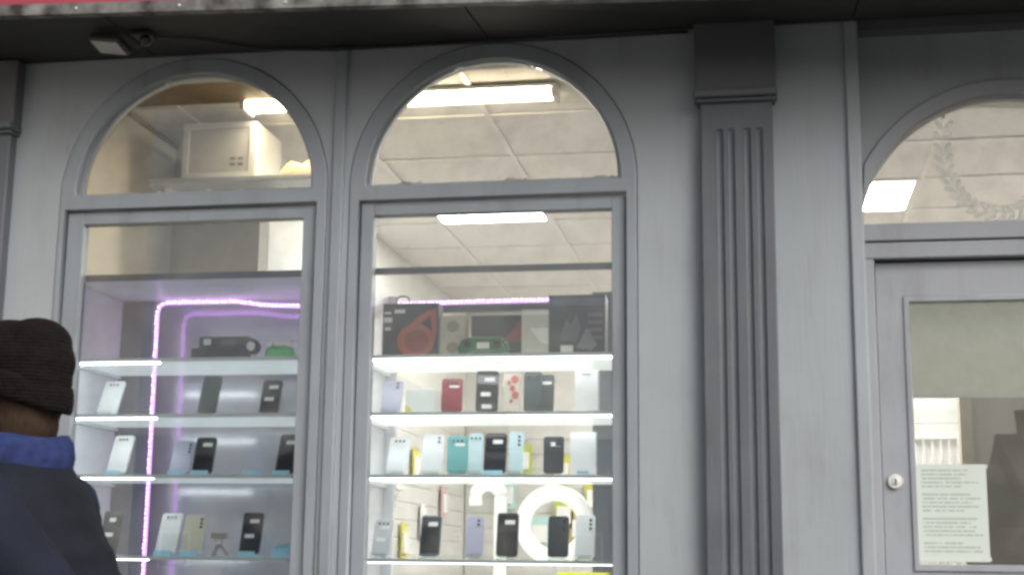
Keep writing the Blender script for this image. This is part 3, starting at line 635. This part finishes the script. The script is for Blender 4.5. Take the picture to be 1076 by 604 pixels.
e = carton('gift_box', -0.600, .170, .214, Ee, (.74, .72, .02), 'bright yellow box on the lowest shelf of the middle window', d=.09, group=G)
box('printed_band', -.083, .083, -.0012, -.0003, .06, .09, 'label', e)
for X, w_, h_, col, lb in ((-1.10, .09, .19, 'white', 'white phone on the lowest shelf below the slate blue phone'), (-0.95, .08, .175, 'teal', 'teal phone on the lowest shelf below the lilac phone'), (-0.82, .07, .18, 'paleblue', 'pale blue phone on the lowest shelf beside the yellow box')):
    phone(X, w_, h_, Ee, col, lb, 'back', 0, 12)
# top shelf, other window
e = carton('console_box', -1.925, .190, .050, A, (.045, .045, .052), 'lower of two flat black boxes on the lilac cabinet top shelf', d=.12, Y=.21, group=G)
e = carton('console_box', -1.905, .185, .042, A+.0505, (.06, .058, .066), 'upper of two flat black boxes on the lilac cabinet top shelf', d=.11, Y=.225, group=G)
box('label', -.075, -.047, -.0014, -.0003, .012, .034, 'label', e); plate('printed_mark', [ring_pts(.02, .02, .03, .012)], -.0014, -.0003, 'grey_print', e)
cg = tag(empty('webcam', (-1.782, .20, A)), 'small black and white webcam beside the green gadget', 'webcam')
lathe('base', [(.026, 0), (.026, .006), (.010, .012), (.007, .03)], 'white_plastic', cg, n=20)
bm = bmesh.new(); bmesh.ops.create_uvsphere(bm, u_segments=20, v_segments=12, radius=.027); hd_ = finish('head', bm, 'black_pl', cg, True); hd_.location = (0, 0, .048)
lathe('lens_ring', [(.016, -.024), (.016, -.029), (.009, -.030)], 'white_plastic', cg, n=20, axis='y', loc=(0, 0, .048))
gg = tag(empty('toy_speaker', (-1.690, .20, A)), 'bright green and white rounded speaker at the mullion end of the top shelf', 'speaker')
bm = bmesh.new(); add_box(bm, -.052, .052, 0, .05, .0, .050, .016, 4); finish('body', bm, cmat('bright_green', (.09, .50, .16), .3), gg, True)
bm = bmesh.new(); add_box(bm, -.044, .056, .008, .06, .0505, .078, .012, 4); finish('top_cap', bm, 'white_plastic', gg, True)
for s in (-1, 1): lathe('knob', [(.013, .002), (.013, -.010), (.009, -.012)], 'white_plastic', gg, n=18, axis='y', loc=(s*.036+.006, 0, .060))
# odd grey pieces on the fourth shelf
tp = tag(empty('tripod_mount', (-1.876, .20, Dd)), 'grey clamp mount beside the cream phone on the fourth shelf', 'mount')
for k in range(3):
    a = 2*math.pi*k/3+.5; tube('leg', [(0, 0, .045), (.034*math.cos(a), .034*math.sin(a), .004)], [.006, .004], cmat('warm_grey', (.30, .27, .26)), tp)
lathe('hub', [(.012, .040), (.014, .05), (.010, .060)], 'chrome', tp, n=16); box('clamp', -.030, .030, -.006, .008, .0605, .082, cmat('warm_grey', (.30, .27, .26)), tp, bev=.003)

# lit ring and lit arch behind the fourth shelf
rl = tag(empty('ring_lamp', (-0.752, .60, 0.862)), 'large lit white ring lamp behind the lower shelves of the middle window', 'lamp')
cz = 1.432-.862
bm = bmesh.new(); n, k2, RR, rr = 56, 10, .115, .029; rg = []
for i in range(n):
    a = 2*math.pi*i/n
    rg.append([bm.verts.new(((RR+rr*math.cos(2*math.pi*j/k2))*math.cos(a), .5*rr*math.sin(2*math.pi*j/k2), cz+(RR+rr*math.cos(2*math.pi*j/k2))*math.sin(a))) for j in range(k2)])
for i in range(n):
    for j in range(k2): bm.faces.new((rg[i][j], rg[(i+1) % n][j], rg[(i+1) % n][(j+1) % k2], rg[i][(j+1) % k2]))
finish('ring', bm, 'ring_lamp', rl, True)
tube('pole', [(0, .016, .02), (0, .016, cz-.13)], .008, 'white_plastic', rl); lathe('base', [(.07, .0), (.07, .012), (.02, .02)], 'white_plastic', rl)
ar = tag(empty('arch_lamp', (-1.00, .60, 0.862)), 'lit white arched tube lamp beside the ring lamp', 'lamp')
pts = [(-.045, 0, .640), (-.047, 0, .670)] + [(-.0+.047*math.cos(math.pi-math.pi*k/12), 0, .670+.045*math.sin(math.pi*k/12)) for k in range(1, 13)] + [(.047, 0, .6), (.047, 0, .3), (.047, 0, .03)]
tube('tube', pts, .024, 'ring_lamp', ar, n=12); lathe('base', [(.06, .0), (.06, .012), (.02, .03)], 'white_plastic', ar)
ct = tag(empty('counter', (-0.80, .72, .162)), 'white counter standing behind the middle window cabinet', 'counter')
box('cabinet', -.60, .42, -.18, .20, 0, .66, 'white_wall', ct); box('worktop', -.62, .44, -.19, .22, .6605, .6985, 'white_gloss', ct, bev=.004)

# ------------------------------------------------------------------ back of the shop: slatted walls with hanging goods
sl_me = None
sb = tag(empty('slatwall', (-.8, 6.16, 1.0)), 'cream slatwall on the back wall of the shop', 'slatwall')
for k in range(13): box('slat', -1.44, 2.2, -.018, .018, .0+k*.11, .1075+k*.11, 'slat', sb, bev=.002)
ss = tag(empty('slatwall', (-2.24, 4.0, 1.0)), 'cream slatwall running back along the side wall behind the middle window', 'slatwall')
for k in range(13): box('slat', -.018, .018, -2.0, 2.0, .0+k*.11, .1075+k*.11, 'slat', ss, bev=.002)
PK = [(-2.20, 3.30, 2.02, 'yellow_pk', (.60, .56, .10), 'yellow accessory pack hanging highest on the side slatwall'), (-2.20, 3.55, 1.62, 'yellow_pk', (.60, .56, .10), 'yellow accessory pack hanging lowest on the side slatwall'),
      (-2.20, 4.1, 1.42, 'yellow_pk', (.60, .56, .10), 'yellow accessory pack hanging behind the slate blue phone'),
      (-2.20, 3.9, 1.80, 'white_pk', (.8, .8, .8), 'white accessory pack hanging on the side slatwall by the yellow packs'), (-2.20, 4.6, 1.55, 'white_pk', (.8, .8, .8), 'white accessory pack hanging low at the far end of the side slatwall'),
      (-1.92, 6.10, 1.80, 'mint_pk', (.45, .68, .64), 'mint accessory pack hanging in the back corner of the shop'), (-1.66, 6.10, 1.52, 'mint_pk', (.45, .68, .64), 'mint accessory pack hanging low on the back slatwall'),
      (-1.50, 6.10, 1.98, 'yellow_pk', (.60, .56, .10), 'yellow accessory pack hanging on the back slatwall above the charcoal phone'), (-1.25, 6.10, 1.78, 'yellow_pk', (.60, .56, .10), 'yellow accessory pack hanging on the back slatwall beside the white carton'),
      (-1.36, 6.10, 1.56, 'gold_pk', (.55, .45, .18), 'gold accessory pack hanging behind the lit ring'),
      (-2.20, 3.15, 1.50, 'lime_pk', (.48, .56, .10), 'lime accessory pack hanging nearest on the side slatwall'), (-2.20, 4.35, 1.90, 'yellow_pk', (.60, .56, .10), 'yellow accessory pack hanging high in the middle of the side slatwall'),
      (-2.20, 5.2, 1.70, 'pink_pk', (.66, .40, .42), 'pink accessory pack hanging towards the back of the side slatwall'), (-1.80, 6.10, 2.06, 'lime_pk', (.48, .56, .10), 'lime accessory pack hanging high on the back slatwall'),
      (-1.48, 6.10, 1.66, 'lime_pk', (.48, .56, .10), 'lime accessory pack hanging beside the gold pack'), (-1.30, 6.10, 2.06, 'blue_pk', (.25, .40, .58), 'blue accessory pack hanging high on the back slatwall')]
for X, Y, z, mn, col, lb in PK:
    e = tag(empty('accessory_pack', (X, Y, z)), lb, 'pack', 'packs hanging in the shop')
    side = X < -2.1
    if side: e.rotation_euler = (0, 0, R(90))
    box('card', -.075, .075, -.004, 0, -.11, .11, cmat(mn, col), e); box('blister', -.055, .055, -.026, -.0045, -.08, .05, 'white_gloss', e, bev=.006)
    tube('hook', [(0, .05, .095), (0, -.03, .095), (0, -.036, .103)], .003, 'chrome', e, n=6)

# box unit on a ledge behind the first arch
wu = tag(empty('wall_unit', (-2.27, 1.02, 2.886)), 'white box unit with grey glazed front on the ledge behind the arched window', 'box unit')
box('housing', -.170, .165, -.02, .30, 0, .255, cmat('aged_white', (.60, .60, .59)), wu, bev=.008)
plate('front_frame', [rect(-.166, .161, .004, .251), rect(-.138, .134, .030, .226)[::-1]], -.032, -.0205, 'aged_white', wu, bev=.003)
box('front_glass', -.137, .133, -.026, -.0205, .031, .225, cmat('grey_glass', (.46, .46, .45), .15), wu)
for a, b in ((.05, .075), (.085, .11)):
    for c in (.06, .085): box('button', a, b, -.0285, -.0262, c, c+.010, cmat('grey_button', (.16, .16, .16)), wu)
lg = tag(empty('ledge', (-2.17, 1.1, 2.83)), 'pale grey glass ledge carrying the box unit behind the arched window', 'ledge')
box('board', -.40, .40, -.16, .39, .030, .054, cmat('grey_ledge', (.36, .38, .40), .3), lg, bev=.004)
for s in (-.33, .33): box('support', s-.012, s+.012, -.10, .38, -.02, .0295, 'tbar', lg)
cp = tag(empty('crumpled_paper', (-1.91, 1.05, 2.8845)), 'crumpled cream cloth beside the box unit on the ledge', 'cloth')
bm = bmesh.new(); bmesh.ops.create_icosphere(bm, subdivisions=3, radius=.5)
for v in bm.verts: v.co = Vector((v.co.x*.22, v.co.y*.14, max(0, v.co.z*.11*(1+.35*math.sin(v.co.x*14+v.co.y*9)) + .02)))
finish('folds', bm, cmat('cream_cloth', (.60, .48, .30), .9), cp)

# ------------------------------------------------------------------ behind the door
rbz = tag(empty('roller_blind', (.80, .20, 2.18)), 'cream roller blind half drawn behind the door glass', 'blind')
lathe('roller', [(.022, -.37), (.022, .37)], 'blind', rbz, n=18).rotation_euler = (0, R(90), 0)
box('cloth', -.365, .365, .0225, .024, -.325, .0, 'blind', rbz); box('bottom_bar', -.365, .365, .0185, .028, -.340, -.3255, 'tbar', rbz, bev=.002)
nt_ = tag(empty('paper_notice', (.582, .1135, 1.315)), 'pale green printed notice taped inside the door glass', 'notice')
box('sheet', -.113, .107, -.0006, .0006, .0, .302, 'notice', nt_)
for a, z0 in ((-.108, .290), (.092, .290), (-.108, .004), (.092, .004)): box('tape', a-.006, a+.020, -.0011, -.0007, z0, z0+.010, cmat('clear_tape', (.55, .58, .55), .2), nt_)
vb_ = tag(empty('vertical_blind', (.93, 3.5, 1.2)), 'white vertical slat blind glowing behind the door glass', 'blind')
for k in range(8): 
    o = box('slat', -.022, .020, -.0015, .0015, 0, .78, 'white_gloss', vb_); o.location = (-.18+k*.045, 0, 0); o.rotation_euler = (0, 0, R(25))
box('head_rail', -.20, .16, -.025, .025, .782, .82, 'white_plastic', vb_)
pt = tag(empty('partition', (1.03, 2.4, .162)), 'grey partition inside the shop behind the door', 'partition')
box('board', -.06, 1.25, .0, .05, 0, 2.2, cmat('dark_partition', (.34, .345, .34), .5), pt); box('post', -.115, -.0605, -.02, .07, 0, 2.3, cmat('beige_post', (.42, .38, .31), .6), pt)
sg = tag(empty('small_sign', (.80, 2.40, 1.62)), 'small pale card hanging in front of the vertical blind', 'sign'); box('card', -.10, .075, 0, .003, 0, .085, 'notice', sg); box('pink_tag', .078, .105, 0, .003, -.01, .13, cmat('pink_tag', (.72, .38, .38)), sg)

# paper garland over the door
ga = tag(empty('garland', (0, .40, 0)), 'white plaited paper garland looped behind the arched glass above the door', 'garland')
path = [(.648, 2.83), (.640, 2.75), (.648, 2.66), (.672, 2.59), (.715, 2.535), (.775, 2.502), (.84, 2.49), (.90, 2.515), (.945, 2.575), (.975, 2.66), (.985, 2.76), (.975, 2.84)]
def sp(t):
    t *= len(path)-1; i = min(int(t), len(path)-2); u = t-i
    p = [Vector((*path[max(0, min(len(path)-1, i+k))], 0)) for k in (-1, 0, 1, 2)]
    q = 0.5*((2*p[1]) + (-p[0]+p[2])*u + (2*p[0]-5*p[1]+4*p[2]-p[3])*u*u + (-p[0]+3*p[1]-3*p[2]+p[3])*u**3)
    return Vector((q.x, 0, q.y))
bm = bmesh.new(); NL = 24
for i in range(NL):
    t = (i+.5)/NL; p = sp(t); tg = (sp(min(1, t+.01))-sp(max(0, t-.01))).normalized(); nrm = Vector((tg.z, 0, -tg.x))
    for s in (-1, 1):
        q = p + nrm*s*.016; ax = (-tg*.80+nrm*s*.60).normalized(); lw_ = ax.cross(Vector((0, 1, 0)))
        rs = bmesh.ops.create_icosphere(bm, subdivisions=1, radius=1.0)['verts']
        for v in rs: c_ = v.co.copy(); v.co = q + ax*c_.x*.026 + lw_*c_.y*.011 + Vector((0, 1, 0))*c_.z*.005
finish('plait', bm, paper_mat('translucent_paper', (.93, .92, .88), (.98, .97, .95), .55), ga, True)
for x_, z_ in ((.648, 2.845), (.702, 2.885)):
    tube('hook', [(x_, 0, z_), (x_, 0, z_+.03), (x_+.008, .02, z_+.05)], .006, 'black_pl', ga, n=8)
tube('string', [(.648, 0, 2.85), (.70, 0, 2.89), (.975, 0, 2.86)], .0018, 'white_plastic', ga, n=5)

# ------------------------------------------------------------------ the far side of the street, and an added shading block
def house(X, Y, w, d, h, ridge, col, label, chimney=None, rot=0.0):
    e = tag(empty('house', (X, Y, -.02), rot), label, 'house', 'houses across the road')
    mm = cmat('house_%.2f_%.2f' % (col[0], col[2]), col, .9, bump=.4, bscale=30)
    box('wall', -w/2, w/2, -d, 0, 0, h, mm, e)
    bm = bmesh.new(); v = [bm.verts.new(q) for q in ((-w/2-.2, .3, h), (w/2+.2, .3, h), (w/2+.2, -d-.3, h), (-w/2-.2, -d-.3, h), (-w/2-.2, -d/2, ridge), (w/2+.2, -d/2, ridge))]
    for f in ((0, 1, 5, 4), (2, 3, 4, 5), (0, 4, 3), (1, 2, 5), (3, 2, 1, 0)): bm.faces.new([v[i] for i in f])
    rf = finish('roof', bm, cmat('slate_roof', (.06, .062, .068), .7, bump=.4), e)
    if chimney is not None: box('chimney', chimney-.35, chimney+.35, -d/2-.3, -d/2+.3, ridge-.5, ridge+.75, mm, rf)
    nfl = 2 if h > 4.2 else 1
    for f in range(nfl):
        for k in range(2):
            cx = (k-.5)*w*.52; z0 = 1.0+f*2.6
            fr = plate('window', [rect(cx-.5, cx+.5, z0, z0+1.2), rect(cx-.43, cx+.43, z0+.07, z0+1.13)[::-1]], -.03, .05, 'white_plastic', e)
            for v_ in fr.data.vertices: pass
            plate('pane', [rect(cx-.43, cx+.43, z0+.07, z0+1.13)], .004, .02, 'screen', fr)
    box('door', -.45, .45, .002, .05, .02, 2.05, cmat('front_door', (.10, .04, .035), .4), e)
house(4.2, -41, 7.0, 7, 2.5, 4.6, (.34, .30, .25), 'low pale house across the road mirrored in the door glass')
house(11.6, -41, 7.4, 8, 3.7, 5.7, (.30, .19, .15), 'taller brick house with chimney mirrored in the door glass', chimney=-2.9)
house(-3.6, -41, 7.6, 8, 3.7, 5.6, (.36, .33, .30), 'grey rendered house across the road behind the camera', chimney=2.0)
house(-12.2, -41, 8.0, 8, 3.8, 5.8, (.30, .20, .16), 'brick house across the road opposite the lilac cabinet', chimney=3.0)
house(-21.5, -41, 8.0, 8, 3.7, 5.7, (.38, .36, .32), 'cream house at the far end of the road opposite', chimney=-3.0)
house(20.2, -41, 7.6, 8, 3.7, 5.6, (.37, .34, .29), 'buff house at the other end of the road opposite', chimney=2.6)

nb = tag(empty('added_shade_block', (-3.9, -0.4, 0)), 'rendered block added beyond the fascia sign to shade the shopfront', 'building')  # invented block, out of view, cuts skylight on the left of the shopfront
box('wall', -6.0, 0.55, -2.2, 0.38, 0, 6.2, 'render', nb); box('parapet', -6.04, 0.59, -2.24, 0.42, 6.2, 6.34, 'kerb', nb, bev=.01)
# ------------------------------------------------------------------ the walker
def remeshed(name, bm, m, parent, voxel, smooth_it=3, disp=0.0):
    me = bpy.data.meshes.new(name); bm.to_mesh(me); bm.free()
    o = bpy.data.objects.new(name, me); COL.objects.link(o)
    md = o.modifiers.new('r', 'REMESH'); md.mode = 'VOXEL'; md.voxel_size = voxel
    sm = o.modifiers.new('s', 'SMOOTH'); sm.iterations = smooth_it; sm.factor = 0.5
    if disp:
        tx = bpy.data.textures.new('folds', 'CLOUDS'); tx.noise_scale = 0.11; tx.noise_depth = 2
        dm = o.modifiers.new('d', 'DISPLACE'); dm.texture = tx; dm.strength = disp; dm.mid_level = 0.5
    bpy.context.view_layer.update()
    me2 = bpy.data.meshes.new_from_object(o.evaluated_get(bpy.context.evaluated_depsgraph_get()))
    bpy.data.objects.remove(o)
    for p in me2.polygons: p.use_smooth = True
    me2.materials.clear()
    return link(name, me2, m, parent)
def ball(bm, c, r, rot=None, sub=3):
    vs = bmesh.ops.create_icosphere(bm, subdivisions=sub, radius=1.0)['verts']
    for v in vs:
        q = Vector((v.co.x*r[0], v.co.y*r[1], v.co.z*r[2]))
        if rot is not None: q = rot @ q
        v.co = q + Vector(c)
def limb(bm, pts, rads, n=14):
    tube_mesh(bm, pts, rads, n)
    for p, r in zip(pts, rads): ball(bm, p, (r, r, r), sub=2)
M['skin'] = mat('warm_brown_skin', (.22, .115, .065), .55, var=.08)
M['hair'] = mat('brown_hair', (.030, .019, .012), .8, spec=.15, var=.3, scale=30, stretch=(6, 6, 1))
M['knit'] = mat('dark_brown_knit', (.0075, .006, .0058), .95, spec=.1, var=.3, scale=60, bump=.8, bscale=120)
M['jacket'] = mat('navy_jacket', (.0085, .0105, .016), .8, spec=.15, var=.25, scale=8, bump=.3, bscale=160)
M['collar'] = mat('blue_fleece', (.022, .032, .095), .95, spec=.1, var=.25, scale=40, bump=.6, bscale=160)
M['sleeve'] = mat('dark_blue_sleeve', (.0095, .0125, .022), .8, spec=.15, var=.25, scale=8, bump=.3, bscale=160)
M['denim'] = mat('dark_denim', (.03, .036, .055), .85, var=.2, scale=20, bump=.3, bscale=300)
def knit(m, scale, strength, rib):
    n = m.node_tree.nodes; l = m.node_tree.links; b = n['Principled BSDF']; tc = n.new('ShaderNodeTexCoord'); wv = n.new('ShaderNodeTexWave')
    wv.wave_type = 'RINGS' if rib else 'BANDS'; wv.rings_direction = 'Z'; wv.bands_direction = 'Z'; wv.inputs['Scale'].default_value = scale; wv.inputs['Distortion'].default_value = 1.2; wv.inputs['Detail Scale'].default_value = 3
    bp = n.new('ShaderNodeBump'); bp.inputs['Strength'].default_value = strength; bp.inputs['Distance'].default_value = 0.006
    l.new(tc.outputs['Object'], wv.inputs['Vector']); l.new(wv.outputs['Fac'], bp.inputs['Height'])
    if b.inputs['Normal'].links: l.new(b.inputs['Normal'].links[0].from_socket, bp.inputs['Normal'])
    l.new(bp.outputs[0], b.inputs['Normal'])
knit(M['knit'], 40, 0.3, False); knit(M['jacket'], 4.2, 0.5, False)
PX, PY = -1.575, -1.80
pers = tag(empty('person', (PX, PY, 0)), 'person in dark knitted hat and navy jacket with blue collar walking past the window', 'person')
# walking towards -X; the person's left side faces the street (-Y)
bm = bmesh.new()
HC = Vector((-.005, 0, 1.655))
ball(bm, HC + Vector((.012, 0, .012)), (.098, .076, .105)); ball(bm, HC + Vector((-.040, 0, -.050)), (.062, .058, .072))
ball(bm, HC + Vector((-.100, 0, -.018)), (.022, .012, .022)); ball(bm, HC + Vector((-.082, 0, .0)), (.018, .012, .030))   # nose
ball(bm, HC + Vector((-.092, 0, -.058)), (.014, .024, .007)); ball(bm, HC + Vector((-.089, 0, -.072)), (.014, .020, .007))   # lips
ball(bm, HC + Vector((-.078, 0, -.098)), (.022, .024, .018))
for s in (-1, 1): ball(bm, HC + Vector((.006, s*.078, -.018)), (.018, .010, .032))
limb(bm, [(.012, 0, 1.60), (.022, 0, 1.50), (.02, 0, 1.42)], [.056, .058, .07])
limb(bm, [(.02, 0, 1.38), (.02, 0, 1.15), (.01, 0, .95)], [.13, .125, .13]); 
def arm_pts(s): return [(.02, s*.19, 1.40), (.245 if s < 0 else -.03, s*.215, 1.17), (.27 if s < 0 else -.16, s*.21, .93)]
for s in (-1, 1):
    P = arm_pts(s); limb(bm, P, [.05, .042, .028])
    w = Vector(P[2]); dn = Vector((-.02 if s < 0 else -.05, 0, -1)).normalized(); pc = w + dn*.055
    ball(bm, pc, (.042, .018, .055), sub=2)
    for k, L in enumerate((.072, .080, .074, .058)):
        b0 = pc + Vector((-.030+.020*k, 0, -.035)); limb(bm, [b0, b0+dn*L*.55, b0+dn*L+Vector((-.006, -s*.018, .006))], [.0095, .0088, .0075], 8)
    b0 = pc + Vector((-.036, 0, .012)); limb(bm, [b0, b0+Vector((-.022, -s*.006, -.030)), b0+Vector((-.026, -s*.012, -.058))], [.011, .010, .0085], 8)
    lp = [(.01, s*.09, .92), (-.14 if s > 0 else .06, s*.095, .50), (-.24 if s > 0 else .26, s*.095, .13)]
    limb(bm, lp, [.085, .058, .040]); limb(bm, [lp[2], (lp[2][0]-.15, s*.10, .06 if s > 0 else .05)], [.04, .03])
remeshed('body', bm, 'skin', pers, .009, 3)
# eyes and brows
for s in (-1, 1):
    bm = bmesh.new(); bmesh.ops.create_uvsphere(bm, u_segments=12, v_segments=8, radius=.0115); o = finish('eye', bm, 'white_gloss', pers, True); o.location = HC + Vector((-.079, s*.030, .006))
    bm = bmesh.new(); bmesh.ops.create_uvsphere(bm, u_segments=10, v_segments=6, radius=.0055); q = finish('iris', bm, 'hair', o, True); q.location = (-.0075, 0, 0)
    bm = bmesh.new(); ball(bm, (0, 0, 0), (.006, .017, .0035), sub=2); o = finish('eyebrow', bm, 'hair', pers, True); o.location = HC + Vector((-.086, s*.030, .026))
# hair at the nape
bm = bmesh.new(); ball(bm, HC + Vector((.040, 0, -.030)), (.082, .081, .080)); ball(bm, HC + Vector((.038, 0, -.080)), (.074, .076, .075)); ball(bm, HC + Vector((.034, 0, -.115)), (.066, .072, .06)); ball(bm, HC + Vector((-.005, 0, -.050)), (.05, .079, .06)); remeshed('hair', bm, 'hair', pers, .008, 5, .007)
# knitted hat, slouched to the back, with turned up cuff
bm = bmesh.new(); ball(bm, HC + Vector((.012, 0, .050)), (.114, .096, .084)); ball(bm, HC + Vector((.058, 0, .092)), (.070, .082, .054)); ball(bm, HC + Vector((.000, 0, .090)), (.085, .082, .052)); ball(bm, HC + Vector((.060, 0, .010)), (.074, .086, .075)); ball(bm, HC + Vector((.062, 0, .050)), (.076, .086, .075)); remeshed('knitted_hat', bm, 'knit', pers, .007, 3, .006)
bm = bmesh.new(); rg = []
for i in range(40):
    a = 2*math.pi*i/40; row = []
    for j in range(10):
        b = 2*math.pi*j/10; row.append(bm.verts.new(((.118+.006*math.cos(b))*math.cos(a)+.016+HC.x, (.0925+.006*math.cos(b))*math.sin(a), HC.z+.000+.030*math.sin(b)-.034*math.cos(a))))
    rg.append(row)
for i in range(40):
    for j in range(10): bm.faces.new((rg[i][j], rg[(i+1) % 40][j], rg[(i+1) % 40][(j+1) % 10], rg[i][(j+1) % 10]))
finish('hat_cuff', bm, 'knit', pers, True)
# jacket, collar, sleeves, trousers, shoes
bm = bmesh.new()
for z, rx, ry, ox in ((1.425, .125, .15, .03), (1.385, .150, .20, .035), (1.335, .168, .215, .04), (1.28, .186, .22, .055), (1.22, .200, .22, .068), (1.15, .212, .22, .075), (1.07, .212, .22, .07), (.99, .195, .215, .04), (.91, .19, .215, .035), (.84, .185, .21, .03)):
    ball(bm, (ox, 0, z), (rx, ry, .11))
for s in (-1, 1): ball(bm, (.035, s*.185, 1.375), (.095, .080, .075))
remeshed('jacket', bm, 'jacket', pers, .012, 8, .014)
for s in (-1, 1):
    P = [Vector(p) for p in arm_pts(s)]; bm = bmesh.new(); limb(bm, [P[0]+Vector((.012, 0, .0)), P[1]+Vector((.02, 0, 0)), P[2]+Vector((.0, 0, .03))], [.088, .076, .060]); remeshed('sleeve', bm, 'sleeve', pers, .011, 4, .014)
bm = bmesh.new(); rg = []
for i in range(36):
    a = 2*math.pi*i/36; row = []
    for j in range(10):
        b = 2*math.pi*j/10; row.append(bm.verts.new(((.096+.024*math.cos(b))*math.cos(a)+.022, (.098+.024*math.cos(b))*math.sin(a), 1.494+.050*math.sin(b)+.006*math.cos(a)+.006*math.sin(3*a))))
    rg.append(row)
for i in range(36):
    for j in range(10): bm.faces.new((rg[i][j], rg[(i+1) % 36][j], rg[(i+1) % 36][(j+1) % 10], rg[i][(j+1) % 10]))
finish('collar', bm, 'collar', pers, True)
bm = bmesh.new(); ball(bm, (.015, 0, .90), (.15, .18, .12))
for s in (-1, 1): limb(bm, [(.01, s*.09, .90), (-.14 if s > 0 else .06, s*.095, .50), (-.235 if s > 0 else .25, s*.095, .16)], [.105, .080, .068])
remeshed('trousers', bm, 'denim', pers, .012, 3, .018)
for s in (-1, 1):
    fx = -.24 if s > 0 else .26; bm = bmesh.new(); ball(bm, (fx-.02, s*.098, .075), (.065, .048, .055)); ball(bm, (fx-.10, s*.10, .052), (.11, .048, .042)); ball(bm, (fx-.05, s*.099, .022), (.15, .05, .022)); remeshed('shoe', bm, 'black_pl', pers, .008, 2)
